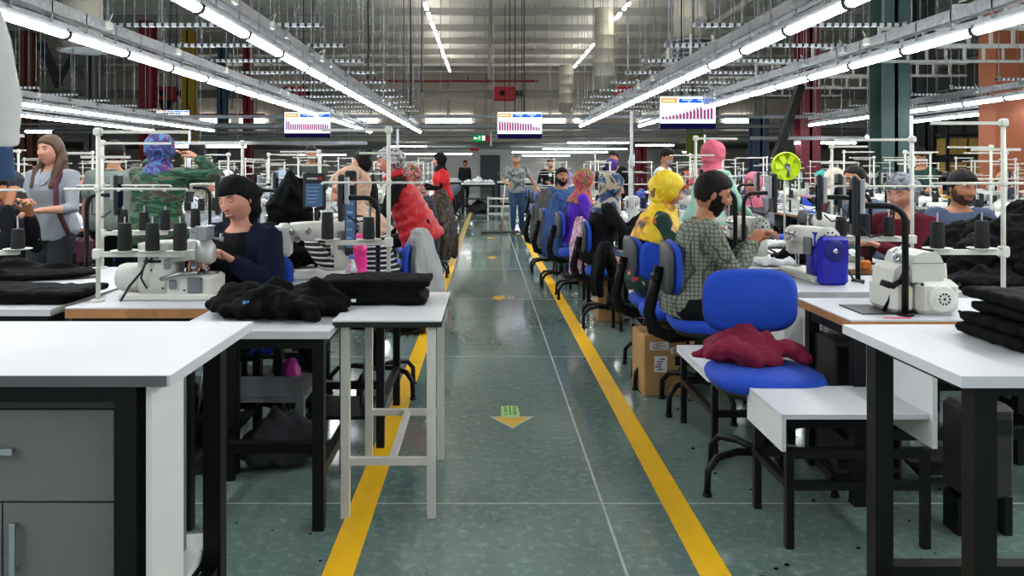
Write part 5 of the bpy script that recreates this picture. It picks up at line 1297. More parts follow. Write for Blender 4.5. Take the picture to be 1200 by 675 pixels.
def person(label, loc, rz=0, s=1.0, hip=.63, stand=False, lean=.12, side=0, twist=0, head=(0, 0, 0), RH=None, LH=None, female=True, skin=SKIN_F, top=None, sleeve='long', over=None, bottom=None,
           hair=None, hairm=DARKHAIR, scarf=None, scarfm=None, drape=0, beard=0, eyes='open', smile=False, skirt=False, vox=.013, dress=0, fat=1.0, curl=.38, vest=None, feet=None, cat='person', long_hair=False, vneck=False, elbow_out=.5, extras=None):
    t = thing('person', label, cat, (loc[0], loc[1], 0), rz)
    if stand: hip = .93*s
    P = V((0, 0, hip)); a = V((math.sin(side), math.sin(lean)*math.cos(side), math.cos(lean)*math.cos(side))).normalized()
    Ls = .49*s; N = P+a*Ls
    tw = Matrix.Rotation(twist, 3, 'Z'); X1 = tw @ V((1, 0, 0)); X1 = (X1-a*X1.dot(a)).normalized(); Y1 = a.cross(X1).normalized()
    X0 = V((1, 0, 0)); X0 = (X0-a*X0.dot(a)).normalized()
    sw = (.165 if female else .185)*s
    Sh = {1: N-a*.05*s+X1*sw, -1: N-a*.05*s-X1*sw}
    Hc = N+(a*.6+V((0, 0, 1))*.9).normalized()*(.142 if female else .136)*s+V((0, 1, 0))*.026*s; hs = s*1.05; dr_n = 2 if drape < 0 else 0
    M = (Matrix.Rotation(head[0], 4, 'Z') @ Matrix.Rotation(head[1]-lean*.35, 4, 'X') @ Matrix.Rotation(head[2], 4, 'Y')).to_3x3()
    near = vox < .016
    # torso sections: fraction up the spine, half width, half depth, forward shift
    if female: SEC = [(-.16, .13, .10, 0), (0, .170, .125, -.01), (.2, .150, .112, -.005), (.42, .130, .102, 0), (.66, .150, .122, .012), (.84, .150, .105, .004), (.95, .105, .075, 0), (1.03, .055, .055, 0), (1.12, .047, .05, .004)]
    else: SEC = [(-.16, .13, .10, 0), (0, .162, .12, -.005), (.2, .152, .115, 0), (.42, .150, .112, 0), (.66, .172, .122, .006), (.84, .172, .108, 0), (.95, .12, .078, 0), (1.03, .064, .06, 0), (1.12, .055, .055, .004)]
    def torso(mb, off, t0=-.2, t1=2, flare=0):
        R_ = []
        for (u, hw, hd, fy) in SEC:
            if u < t0 or u > t1: continue
            c = P+a*(u*Ls)+Y1*fy*s; k = min(1, max(0, u)); xa = X0.lerp(X1, k).normalized(); ya = a.cross(xa)
            fl = flare*max(0, .5-u)
            R_.append([c+xa*(math.copysign(abs(math.cos(q))**.85, math.cos(q))*(hw*fat*s+off+fl))+ya*(math.copysign(abs(math.sin(q))**.85, math.sin(q))*(hd*fat*s+off+fl)) for q in [2*PI*i/20 for i in range(20)]])
        mb.loft(R_)
    defR = V((.16, .36, hip+.28)) if not stand else V((.24, .06, .82*s))
    RHt = V(RH) if RH else defR; LHt = V(LH) if LH else V((-defR.x, defR.y, defR.z))
    arms = {}
    for sd, tg in ((1, RHt), (-1, LHt)):
        pole = V((sd*elbow_out, -.35, -.8)); e, w = ik(Sh[sd], tg, .285*s, .25*s, pole); arms[sd] = (Sh[sd], e, w)
    legs = {}
    for sd in (1, -1):
        hp = P+V((sd*.09*s, 0, -.01))
        if stand: ft = V(((sd*.10)*s, 0.0, .09*s)) if not feet else V(feet[0 if sd == 1 else 1]); pole = V((0, 1, 0))
        else: ft = V((sd*.13*s, .42*s, .09)) if not feet else V(feet[0 if sd == 1 else 1]); pole = V((sd*.1, .6, 1))
        k, an = ik(hp, ft, .43*s, .42*s, pole); legs[sd] = (hp, k, an)
    # ---- body: one skin from toes to neck, with head, hands
    mb = MB(); torso(mb, -.012)
    nk = P+a*(Ls*.97); mb.cap([nk, N.lerp(Hc, .55), Hc+M @ V((0, -.01, -.03))*hs], [.056*s if not female else .05*s, .053*s if not female else .046*s, .05*s], 12)
    for sd in (1, -1):
        A, E, W = arms[sd]; mb.cap([A-X1*sd*.04*s, A, A.lerp(E, .5), E, E.lerp(W, .3), E.lerp(W, .7), W], [r*s for r in (.05, .05, .043, .037, .038, .030, .025)], 10)
        H, K, An = legs[sd]; mb.cap([H, H.lerp(K, .5), K, K.lerp(An, .35), An], [r*s for r in (.085, .07, .05, .05, .035)], 10)
    me = remesh(mb, vox if near else .022, 3)
    hb = MB(); head_grid(hb, M, Hc, hs, 56 if near else 30, 72 if near else 40, female=female, jaw=1.0 if female else .75)
    for sd in (1, -1):
        hb.ell(Hc+M @ V((sd*.076, -.008, -.002))*hs, (.007*s, .017*s, .030*s), 6, 0, M @ Matrix.Rotation(sd*-.3, 3, 'Z'))
        # eyes, brows
        ec = Hc+M @ V((sd*.031, .0795, .012))*hs
        if eyes == 'open':
            hb.ell(ec, (.0135*s, .006*s, .0062*s), 6, 3, M); hb.ell(ec+M @ V((0, .0042, 0))*hs, (.0052*s, .0028*s, .0052*s), 5, 2, M)
        else: hb.ell(ec+M @ V((0, .0, .001))*hs, (.0145*s, .0065*s, .0075*s), 6, 0, M)
        hb.tube([ec+M @ V((q*.015, .0045-abs(q)*.004, (.0055 if eyes == 'open' else -.0035)-q*q*(.003 if eyes == 'open' else -.003)))*hs for q in (-1, -.5, 0, .5, 1)], .0017*s, 5, 2)
        hb.tube([Hc+M @ V((sd*(.014+.034*q), .089-.014*q*q, .032+.006*math.sin(q*2.6)))*hs for q in (0, .3, .65, 1)], [.0022*s, .0034*s, .003*s, .0014*s], 5, 2)
    # lips
    lw = .026 if smile else .021
    for (zz, rr) in ((-.0505, .0036), (-.0590, .0044)):
        hb.tube([Hc+M @ V((q*lw, .0935-.009*q*q, zz+(.006*q*q if smile else -.001*q*q)+(-.003 if smile and zz < -.055 else 0)))*hs for q in (-1, -.6, -.2, .2, .6, 1)], [.0008*s, rr*.8*s, rr*s, rr*s, rr*.8*s, .0008*s], 6, 1)
    if smile: hb.tube([Hc+M @ V((q*lw*.8, .0930-.009*q*q, -.0558+.004*q*q))*hs for q in (-1, -.5, 0, .5, 1)], [.001*s, .003*s, .0034*s, .003*s, .001*s], 6, 4)
    for sd in (1, -1):
        A, E, W = arms[sd]; make_hand(hb, W+(W-E).normalized()*.012*s, (W-E), s*(.95 if female else 1.05), sd == 1, curl=curl)
    me = join_mb(me, hb)
    obj_from(me, 'body', [skin, LIP, BROW, EYEW, TEETH], t)
    # ---- clothes
    sd_ = sum(map(ord, label)) % 97/9.7
    if bottom is not None:
        mb = MB()
        if skirt:
            H1, K1, A1 = legs[1]; H2, K2, A2 = legs[-1]
            R_ = []
            for q, (w_, h_) in enumerate(((.175, .10), (.18, .11), (.18, .10), (.17, .10))):
                f = q/3; c = (H1.lerp(K1, f)+H2.lerp(K2, f))/2; R_.append([c+V((math.cos(u)*w_*s, 0, math.sin(u)*h_*s)) if not stand else c+V((math.cos(u)*w_*s, math.sin(u)*h_*1.1*s, 0)) for u in [2*PI*i/18 for i in range(18)]])
            mb.loft(R_)
            kc = (K1+K2)/2; ac = (A1+A2)/2; mb.loft([[kc.lerp(ac, f)+V((math.cos(u)*.17*s, math.sin(u)*(.10+.04*f)*s, 0)) for u in [2*PI*i/18 for i in range(18)]] for f in (-.1, .2, .5, .8)])
        else:
            for sd in (1, -1):
                H, K, An = legs[sd]; mb.cap([H+V((0,0,.0)), H.lerp(K, .5), K, K.lerp(An, .4), An+(K-An)*.06], [r*s for r in (.105, .092, .074, .066, .056)], 12)
        torso(mb, .006, -.2, .25)
        obj_from(remesh(mb, vox*1.05, 3, .005, 13, sd_), 'skirt' if skirt else 'trousers', bottom, t)
    if top is not None:
        mb = MB(); torso(mb, .014, -.2 if not dress else -.2, 1.0, .04 if stand else .02)
        for sd in (1, -1):
            A, E, W = arms[sd]
            if sleeve == 'long': mb.cap([A-X1*sd*.05*s, A, A.lerp(E, .5), E, E.lerp(W, .5), E.lerp(W, .93)], [r*s for r in (.060, .064, .056, .050, .046, .040)], 12)
            elif sleeve == 'roll': mb.cap([A-X1*sd*.05*s, A, A.lerp(E, .5), E, E.lerp(W, .25)], [r*s for r in (.060, .064, .057, .052, .05)], 12)
            elif sleeve == 'short': mb.cap([A-X1*sd*.05*s, A, A.lerp(E, .35), A.lerp(E, .62)], [r*s for r in (.060, .066, .064, .066)], 12)
        obj_from(remesh(mb, vox, 3, .0065, 11, sd_), 'shirt', top, t)
        mb = MB(); cc = P+a*(Ls*1.0); mb.tube([cc+X1*(math.cos(q)*.068*s)+Y1*(math.sin(q)*.066*s)+a*(-.012-.028*max(0, math.sin(q)))*s for q in [2*PI*i/18 for i in range(18)]], .0115*s, 7, closed=True); mb.build('collar', top, t)
    if over is not None:                      # open jacket: back and sides with a parted front
        mb = MB()
        R_ = []
        for (u, hw, hd, fy) in SEC[:-2]:
            c = P+a*(u*Ls); xa = X0.lerp(X1, min(1, max(0, u))).normalized(); ya = a.cross(xa); ring_o, ring_i = [], []
            for i in range(17):
                q = PI/2+.62+(2*PI-1.24)*i/16; ring_o.append(c+xa*math.cos(q)*(hw*fat*s+.040)+ya*math.sin(q)*(hd*fat*s+.036)); ring_i.append(c+xa*math.cos(q)*(hw*fat*s+.006)+ya*math.sin(q)*(hd*fat*s+.006))
            R_.append(ring_o+ring_i[::-1])
        mb.loft(R_)
        for sd in (1, -1):
            A, E, W = arms[sd]; mb.cap([A-X1*sd*.05*s, A, A.lerp(E, .5), E, E.lerp(W, .5), E.lerp(W, .86)], [r*s for r in (.07, .078, .070, .064, .056, .050)], 12)
        obj_from(remesh(mb, vox, 3, .011, 12, sd_), 'jacket', over, t)
    if vest is not None:
        mb = MB(); R_ = []
        for i in range(15):
            u = -.30+1.26*i/14; hw = np.interp(u, [-.3, 0, .5, .8, .96], [.235, .215, .175, .172, .10])*s; hd = np.interp(u, [-.3, 0, .5, .8, .96], [.20, .18, .15, .13, .085])*s
            pf = 1+.055*math.sin(i*PI) if 0 else (1.05 if i % 2 else .97)
            c = P+a*(u*Ls); R_.append([c+X1*math.cos(q)*hw*pf+Y1*math.sin(q)*hd*pf for q in [2*PI*j/24 for j in range(24)]])
        mb.loft(R_); obj_from(remesh(mb, vox, 1, .006, 20, 2, 1), 'puffer_vest', vest, t)
        MB().tube([N+X1*math.cos(q)*.085*s+Y1*math.sin(q)*.08*s+a*.02 for q in [2*PI*i/16 for i in range(16)]], .03*s, 8, closed=True).build('vest_collar', vest, t)
    # shoes
    for sd in (1, -1):
        H, K, An = legs[sd]; f = V((An.x*.12, 1, 0)).normalized(); x = V((f.y, -f.x, 0)); m = MB(); gz = 0
        m.loft([[An.xy.to_3d()+f*yy*s+x*math.cos(q)*w_*s+V((0, 0, max(.0, zc*s+math.sin(q)*h_*s))) for q in [2*PI*i/12 for i in range(12)]] for yy, w_, h_, zc in ((-.07, .028, .035, .037), (-.04, .036, .05, .05), (.02, .038, .05, .05), (.09, .045, .036, .034), (.15, .044, .028, .028), (.185, .025, .02, .02))])
        if An.z < .2: m.build('shoe', SHOE, t)
    # head cover / hair
    if hair:
        m = MB(); head_grid(m, M, Hc, hs, 40 if near else 26, 52 if near else 36, off=hair, jaw=1 if female else .75); hobj = m.build('hair', hairm, t)
        if long_hair:
            mb = MB()
            for sd in (1, -1): mb.cap([Hc+M @ V((sd*.07, -.03, .03))*hs, Hc+M @ V((sd*.083, -.01, -.07))*hs, N+X1*sd*.085*s+Y1*.07*s-a*.02, N+X1*sd*.085*s+Y1*.125*s-a*.14*s], [.03*s, .032*s, .032*s, .022*s], 8)
            mb.cap([Hc+M @ V((0, -.07, .03))*hs, Hc+M @ V((0, -.085, -.07))*hs, N-Y1*.08*s-a*.1], [.05*s, .06*s, .05*s], 10)
            obj_from(remesh(mb, vox*.8, 2, .006, 30, 1, .15), 'long_hair', hairm, t)
    if beard:
        m = MB(); head_grid(m, M, Hc, hs, 48, 56, off=beard_f(beard), jaw=.75); m.build('beard', hairm if beard > .005 else mat('stubble', '#4a3226', .7, var=.2, vscale=80), t)
    if scarf == 'turban':
        m = MB(); head_grid(m, M, Hc, hs, 44, 56, off=turban_f()); 
        me = m.mesh('x'); nm = m
        m2 = MB(); m2.add(nm.v, nm.f, 0, True); m2.cap([Hc+M @ V((0, -.09, -.01))*hs, Hc+M @ V((0, -.10, -.10))*hs, N-Y1*.07*s], [.05*s, .045*s, .03*s], 10)
        JUNK.append(me); obj_from(remesh(m2, vox*.6, 2, .003, 26, sd_), 'headscarf', scarfm, t)
    if scarf == 'hijab':
        m = MB(); head_grid(m, M, Hc, hs, 44, 56, off=hood_f())
        D = drape; R_ = []
        base = [(Hc+M @ V((0, -.028, -.03))*hs, .083, .078), (Hc+M @ V((0, -.018, -.085))*hs, .078, .080), (N.lerp(Hc, .35)+Y1*.008, .078, .084), (N+a*.0+Y1*.006, .115, .105), (N-a*.055*s, .175, .135), (N-a*(.11+.0)*s, .205, .152)]
        if D < 0: base = base[:4]+[(base[4][0], .13, .115)]
        if D > 0: base += [(N-a*(.11+D*.5)*s, .215, .165), (N-a*(.11+D)*s, .215, .172)]
        for c, w_, h_ in base: R_.append([c+X1*math.cos(q)*w_*s+Y1*math.sin(q)*h_*s for q in [2*PI*i/22 for i in range(22)]])
        m.loft(R_)
        obj_from(remesh(m, vox*.62, 2, .0055, 15, sd_, .6), 'headscarf', scarfm, t)
    if vneck:
        m = MB(); 
        for sd in (1, -1):
            m.loft([[N+X1*sd*(.045+.0*k)*s+Y1*(.045+.02)*s+a*(-.0)*s, N+X1*sd*.085*s+Y1*.075*s-a*.02*s, N+X1*sd*.035*s+Y1*.142*s-a*.12*s, N+X1*sd*.006*s+Y1*.135*s-a*.13*s] if k == 0 else [N+X1*sd*.045*s+Y1*.078*s+a*.004, N+X1*sd*.09*s+Y1*.09*s-a*.02*s, N+X1*sd*.04*s+Y1*.152*s-a*.12*s, N+X1*sd*.006*s+Y1*.146*s-a*.13*s] for k in (0, 1)], smooth=False)
        m.build('lapel', top, t)
    if extras: extras(t, dict(N=N, Hc=Hc, M=M, arms=arms, X1=X1, Y1=Y1, a=a, s=s, P=P))
    return t, dict(N=N, Hc=Hc, M=M, arms=arms, X1=X1, Y1=Y1, a=a, s=s, P=P)
C_ = lambda n, h, **k: mat(n, h, .85, var=.1, bump=.15, bscale=220, spec=.15, **k)
JEAN = mat('denim_cloth', '#2b4766', .85, var=.2, vscale=18, bump=.15, bscale=200); BLKT = C_('black_trouser', '#121316'); NAVY = C_('navy_jacket', '#12182e')
P_ = PI
# smiling woman
person('smiling woman in a black head wrap and navy jacket guiding cloth at the overlock machine', (-1.30, 4.18), P_-.30, 1.0, .63, lean=.13, head=(-.05, -.22, .12), RH=(.02, .40, .93), LH=(-.12, .29, .955), top=C_('black_tee', '#0f1012'), over=NAVY, bottom=BLKT, hair=hair_short(.008), scarf='turban', scarfm=C_('black_wrap', '#131416'), eyes='closed', smile=True, vox=.010, curl=.42)
# checked shirt man
CHK = mat('checked_shirt', '#7b8272', .85, var=.08); _nt = CHK.node_tree; _b = _nt.nodes['Principled BSDF']; _tc = _nt.nodes.new('ShaderNodeTexCoord')
_f = None
for ax in ('X', 'Z', 'Y'):
    w_ = _nt.nodes.new('ShaderNodeTexWave'); w_.bands_direction = ax; w_.inputs['Scale'].default_value = 13; w_.wave_profile = 'SAW'
    _nt.links.new(_tc.outputs['Object'], w_.inputs['Vector']); g_ = _nt.nodes.new('ShaderNodeMath'); g_.operation = 'GREATER_THAN'; g_.inputs[1].default_value = .8; _nt.links.new(w_.outputs['Fac'], g_.inputs[0])
    if _f is None: _f = g_
    else:
        x_ = _nt.nodes.new('ShaderNodeMath'); x_.operation = 'MAXIMUM'; _nt.links.new(_f.outputs[0], x_.inputs[0]); _nt.links.new(g_.outputs[0], x_.inputs[1]); _f = x_
_mx = _nt.nodes.new('ShaderNodeMixRGB'); _mx.inputs[1].default_value = hexc('#838a7a'); _mx.inputs[2].default_value = hexc('#454b43'); _nt.links.new(_f.outputs[0], _mx.inputs[0]); _nt.links.new(_mx.outputs[0], _b.inputs['Base Color'])
person('bearded man in a grey-green checked shirt sitting on the blue chair and sewing', (1.18, 4.55), -P_/2-.10, 1.04, .63, lean=.22, head=(.05, -.20, 0), RH=(.04, .38, .985), LH=(-.06, .42, .99), female=False, skin=SKIN_T, top=CHK, bottom=BLKT, hair=hair_short(.022, -.045), beard=.009, eyes='closed', vox=.010, curl=.6)
# yellow headscarf
YS = mat_pattern('yellow_scarf', ['#3a2416', '#c9871a', '#f2c90e', '#e8c214', '#f4d838', '#7a4a1c'], 7, 'noise', .6)
def floral(name, base, spots, sc):
    m = mat_pattern(name, [base, base, base, base, spots[0], base, base, spots[1], base, spots[2], base], sc, 'vor', .85); return m
person('woman in a bright yellow patterned headscarf and dark green floral dress at her machine', (1.13, 5.40), -P_/2-.15, 1.02, .635, lean=.2, head=(.0, -.25, 0), RH=(.1, .38, .97), LH=(-.08, .42, .97), skin=SKIN_F, top=floral('green_floral', '#14392f', ('#b8574a', '#d9a56c', '#8f2f3a'), 22), bottom=floral('green_floral2', '#14392f', ('#b8574a', '#d9a56c', '#c93848'), 16), skirt=True, scarf='hijab', scarfm=YS, drape=.10, fat=1.06)
person('woman in a blue and beige headscarf, black top and denim skirt, seated at the right', (1.0, 7.02), -P_/2-.1, 1.0, .635, lean=.22, head=(.1, -.2, 0), RH=(.14, .42, 1.0), LH=(-.1, .45, 1.0), top=C_('black_top', '#151617'), bottom=JEAN, skirt=True, scarf='hijab', scarfm=mat_pattern('blue_beige', ['#151c30', '#22375e', '#3c5578', '#b8a890', '#a59682', '#1d2330'], 9, 'noise', .8), fat=1.1, vox=.014)
person('woman in a red and green floral headscarf and purple dress, seated at the right', (.98, 8.5), -P_/2, 1.0, .66, lean=.15, head=(.1, -.1, 0), top=C_('purple_cloth', '#5a2fb0'), bottom=C_('purple_skirt', '#4a2a96'), skirt=True, scarf='hijab', scarfm=mat_pattern('red_green', ['#2f4a30', '#7a8a3a', '#a8303a', '#d05a6a', '#2a3a2c', '#b8443a'], 16, 'noise', .8, 3, 1.2), vox=.016)
person('bearded man in a blue denim shirt looking back at the camera from his chair', (1.02, 10.6), P_+.35, 1.0, .68, lean=.05, head=(-.2, .12, 0), RH=(.25, .25, .95), LH=(-.2, .3, .95), female=False, skin=SKIN_T, top=mat('denim_shirt', '#2d5480', .85, var=.15), bottom=JEAN, hair=hair_short(.02), beard=.008, vox=.016)
person('person in a purple headscarf and dark blouse standing among the machines at the right', (2.06, 13.0), -P_/2, .94, stand=True, lean=.1, head=(.2, 0, 0), top=C_('maroon_blouse', '#3a1420'), bottom=BLKT, scarf='hijab', scarfm=C_('purple_scarf', '#4a2f72'), vox=.02)
person('man with dark hair in black standing behind the purple headscarf', (2.45, 14.6), P_-.6, 1.04, stand=True, lean=.05, female=False, skin=SKIN_T, top=C_('black_top', '#151617'), bottom=BLKT, hair=hair_short(.02), vox=.02)
def mask(t, g):
    s = g['s']*1.055; m = MB(); head_grid(m, g['M'], g['Hc'], s, 30, 40, off=lambda x, y, z: sst(-.005, -.015, z)*sst(.04, .06, y)*.012-.006); m.build('face_mask', mat('mask_grey', '#8d9094', .8), t)
person('dark-haired man with face mask and white polo standing at the right machines', (2.46, 10.9), -P_/2-.5, 1.02, stand=True, lean=.12, head=(-.3, -.3, 0), female=False, skin=SKIN_T, top=mat('white_polo', '#c9d2d6', .85, var=.06), sleeve='short', bottom=BLKT, hair=hair_short(.024), RH=(.15, .35, 1.05), LH=(-.15, .35, 1.05), vox=.018, extras=mask)
person('woman in a pink headscarf and loose mint green top standing over the machines', (2.02, 7.1), -P_/2+.5, 1.0, stand=True, lean=.16, head=(.0, -.2, 0), top=mat('mint_top', '#98c4b2', .85, var=.05), bottom=mat('mint_skirt', '#8fbcaa', .85), skirt=True, scarf='hijab', scarfm=mat('pink_scarf', '#cc6070', .85, var=.12), drape=.05, RH=(.15, .4, 1.0), LH=(-.2, .35, 1.0), vox=.014, fat=1.08)
def specs(t, g):
    s = g['s']*1.055; m = MB()
    for sd in (1, -1): m.tube([g['Hc']+g['M'] @ V((sd*.032+math.cos(q)*.022, .093, .008+math.sin(q)*.017))*s for q in [2*PI*i/14 for i in range(14)]], .0018, 5, closed=True); m.tube([g['Hc']+g['M'] @ V((sd*.054, .09, .012))*s, g['Hc']+g['M'] @ V((sd*.079, .0, .01))*s], .0018, 5)
    m.tube([g['Hc']+g['M'] @ V((-.01, .096, .01))*s, g['Hc']+g['M'] @ V((.01, .096, .01))*s], .0018, 5); m.build('glasses', BLK_PLASTIC, t)
person('seated worker in a pink headscarf and glasses beyond the standing mint top', (3.05, 8.6), P_/2+.6, .98, .64, lean=.15, head=(.2, -.1, 0), top=C_('grey_top', '#6d7076'), bottom=BLKT, scarf='hijab', scarfm=mat('rose_scarf', '#c0657a', .85), vox=.016, extras=specs)
person('balding bearded man in glasses resting his hand on his chin, seated facing left', (3.12, 6.35), P_/2+.35, 1.06, .66, lean=.12, head=(.1, .02, 0), RH=(.0, .28, 1.22), LH=(-.2, .4, .95), female=False, skin=SKIN_T, top=C_('steel_shirt', '#5c6c7c'), bottom=BLKT, hair=hair_short(.007, -.03), beard=.010, vox=.014, extras=specs)
person('woman in a grey patterned turban bending over her work, maroon sleeves', (2.84, 5.12), P_/2+.5, 1.0, .645, lean=.18, head=(.15, -.3, 0), RH=(.15, .3, .93), LH=(-.05, .42, .93), top=C_('wine_top', '#5a1a26'), bottom=BLKT, scarf='turban', scarfm=mat_pattern('grey_turban', ['#2e3136', '#5c6168', '#8a9098', '#4a4f56'], 30, 'noise', .8), hair=hair_short(.006), eyes='closed', vox=.013)
person('dark-haired stubbly man facing the camera behind the tall black heap', (3.38, 5.55), P_+.05, 1.0, .655, lean=.1, head=(.1, -.12, 0), RH=(.25, .35, 1.0), LH=(-.2, .35, 1.0), female=False, skin=SKIN_T, top=C_('slate_shirt', '#49566a'), bottom=BLKT, hair=hair_short(.022), beard=.003, vox=.013)
person('man in a dark green T-shirt standing far back at the right, looking down', (5.9, 10.3), P_/2+.2, 1.02, stand=True, lean=.15, head=(0, -.4, 0), female=False, skin=SKIN_T, top=C_('forest_tee', '#1f3a30'), sleeve='short', bottom=BLKT, hair=hair_short(.02), RH=(.1, .4, 1.05), LH=(-.15, .4, 1.05), vox=.018)
person('seated worker in a mustard blouse far back at the right', (6.7, 11.2), P_/2, .98, .66, lean=.2, top=C_('mustard_cloth', '#b08a3a'), bottom=BLKT, hair=hair_full, vox=.02)
# ---- aisle
def tee_print(t, g):
    pass
TEE = mat_pattern('printed_tee', ['#8f9290', '#8f9290', '#7c7f7e', '#2c2e31', '#8f9290'], 9, 'noise', .85)
person('man in a printed grey T-shirt and jeans sweeping the aisle with the wide mop', (.68, 17.2), P_+.05, 1.04, stand=True, lean=.02, side=.03, head=(.0, -.05, 0), RH=(.22, .34, 1.10), LH=(-.42, .12, 1.02), female=False, skin=SKIN_T, top=TEE, sleeve='short', bottom=JEAN, hair=hair_short(.010), hairm=GREYHAIR, vox=.015, fat=1.05, feet=((.09, .10, .09), (-.11, -.08, .09)))
person('person in black standing right of the sweeping man with something white at the chest', (1.52, 18.6), P_+.3, 1.0, stand=True, female=False, skin=SKIN_T, top=C_('black_top', '#151617'), bottom=BLKT, hair=hair_short(.016), RH=(.2, .3, 1.1), vox=.018, extras=lambda t, g: MB().box(g['N']+g['Y1']*.15-g['a']*.12+g['X1']*.05, (.08, .01, .08)).build('badge', mat('badge_white', '#d9dada', .6), t))
person('man in a dark suit standing far back left of the aisle', (-.88, 30.5), P_+.5, 1.05, stand=True, female=False, skin=SKIN_T, top=C_('suit_dark', '#202226'), bottom=BLKT, hair=hair_short(.014), vox=.022)
# ---- left side
STR = mat('striped_blouse', '#1a1c20', .85, var=0); _nt = STR.node_tree; _tc = _nt.nodes.new('ShaderNodeTexCoord'); w_ = _nt.nodes.new('ShaderNodeTexWave'); w_.bands_direction = 'Z'; w_.inputs['Scale'].default_value = 11; _nt.links.new(_tc.outputs['Object'], w_.inputs['Vector'])
_r = _nt.nodes.new('ShaderNodeValToRGB'); _r.color_ramp.interpolation = 'CONSTANT'; _r.color_ramp.elements[0].color = hexc('#15161b'); _r.color_ramp.elements[1].position = .72; _r.color_ramp.elements[1].color = hexc('#d4d4d6'); _nt.links.new(w_.outputs['Fac'], _r.inputs['Fac']); _nt.links.new(_r.outputs['Color'], _nt.nodes['Principled BSDF'].inputs['Base Color'])
person('woman in a beige floral headscarf and black-and-white striped blouse bent over her machine', (-.62, 4.74), P_/2+.05, 1.06, .65, lean=.34, head=(.25, -.2, 0), RH=(.08, .42, .98), LH=(-.1, .45, .98), top=STR, bottom=BLKT, scarf='hijab', scarfm=mat_pattern('beige_floral', ['#6e5a44', '#c9a78c', '#d8b79c', '#c99a84', '#8c7a5a'], 12, 'noise', .8), drape=.04, vox=.012)
person('worker with a dark hair bun standing behind the beige headscarf', (-1.22, 8.0), P_/2, .95, stand=True, lean=.1, top=C_('black_top', '#151617'), bottom=BLKT, hair=hair_full, vox=.018, extras=lambda t, g: MB().ell(g['Hc']+V((0, -.07, .11)), (.045, .045, .04), 8).build('hair_bun', DARKHAIR, t))
RED = mat('puffer_red', '#c01a24', .5, var=.06)
person('person in a bright red puffer vest with black sleeves leaning over the left machines', (-.60, 6.7), P_/2+.1, .98, stand=True, lean=.42, head=(.1, -.1, 0), RH=(.12, .5, 1.0), LH=(-.12, .5, 1.0), top=C_('black_top', '#151617'), bottom=BLKT, vest=RED, scarf='turban', scarfm=mat_pattern('bw_scarf', ['#17181a', '#d0cccc', '#3a3438', '#a89a9c'], 26, 'noise', .8), vox=.014)
person('seated worker in maroon with a multicoloured headscarf beyond the red puffer vest', (-.74, 9.2), P_/2, 1.06, .68, lean=.25, head=(0, -.2, 0), top=C_('maroon_top', '#4a1a22'), over=C_('slate_jacket', '#3a4656'), bottom=BLKT, scarf='hijab', scarfm=mat_pattern('multi_scarf', ['#2c3a34', '#4a5a4a', '#a84a3a', '#c9a898', '#5a2c34'], 16, 'noise', .8, 3, 1.2), vox=.016)
person('woman in a red T-shirt over black sleeves and black headscarf standing left of the aisle', (-.74, 13.0), P_/2+.25, 1.0, stand=True, lean=.06, head=(.1, -.1, 0), RH=(.1, .3, 1.15), LH=(-.15, .32, 1.1), top=mat('tee_red', '#c4161f', .85, var=.05), bottom=mat('royal_blue_cloth', '#1f4bb0', .85), scarf='hijab', drape=-1, scarfm=C_('black_scarf', '#1b1819'), vox=.016, sleeve='short', fat=1.1, extras=lambda t, g: [MB().cap([g['arms'][sd][1].lerp(g['arms'][sd][0], .45), g['arms'][sd][1], g['arms'][sd][1].lerp(g['arms'][sd][2], .9)], [.05, .046, .038], 10).build('black_sleeve', BLKT, t) for sd in (1, -1)])
person('dark-haired man with a face mask standing back in the left machine rows', (-2.88, 12.6), P_+.3, 1.07, stand=True, lean=.05, head=(.1, -.2, 0), female=False, skin=SKIN_T, top=C_('dim_green', '#3f453f'), bottom=BLKT, hair=hair_short(.02), vox=.018, extras=mask)
SHG = mat('grey_linen_shirt', '#8f959c', .85, var=.06, bump=.15, bscale=200)
def phone(t, g):
    w = g['arms'][1][2]; m = MB(); m.rbox(w+V((-.03, .06, .03)), (.075, .012, .15), .006, rot=Matrix.Rotation(.5, 3, 'Y')); m.build('phone', mat('phone_case', '#3a2c22', .3), t)
    m = MB(); s = g['s']; N, X1, Y1, a = g['N'], g['X1'], g['Y1'], g['a']
    m.tube([N+X1*-.11*s-a*.03-Y1*.06, N+X1*-.115*s+a*.005, N+X1*-.12*s+Y1*.12-a*.12, N+X1*-.15*s+Y1*.155-a*.3, N+X1*-.22*s+Y1*.1-a*.52], .016, 6, flat=1.8); m.rbox(N+X1*-.27*s-a*.66+V((0, -.02, 0)), (.08, .18, .22), .03); m.build('shoulder_bag', mat('bag_maroon', '#4a1a2a', .7, var=.2), t)
person('long-haired woman in a grey linen shirt standing and holding a phone, maroon shoulder bag', (-3.50, 6.2), P_-.15, 1.0, stand=True, lean=.0, head=(-.15, -.02, 0), RH=(.02, .26, 1.16), LH=(-.12, .30, 1.10), top=SHG, sleeve='roll', bottom=mat('charcoal_trouser', '#24282c', .85), hair=hair_full, hairm=BROWNHAIR, long_hair=True, vneck=True, vox=.011, extras=phone)
person('man seen from behind in a grey-green polo shirt, next to the woman with the phone', (-3.42, 7.0), .1, 1.0, stand=True, female=False, skin=SKIN_T, top=mat('polo_sage', '#707a72', .85, var=.06), sleeve='short', bottom=BLKT, hair=hair_short(.016), vox=.015, fat=1.05)
GP = mat_pattern('green_plaid', ['#14402c', '#1c5238', '#0f2c22', '#3c6a4a', '#5a3a34', '#164030'], 5, 'noise', .85, stretch=(1, 1, 4))
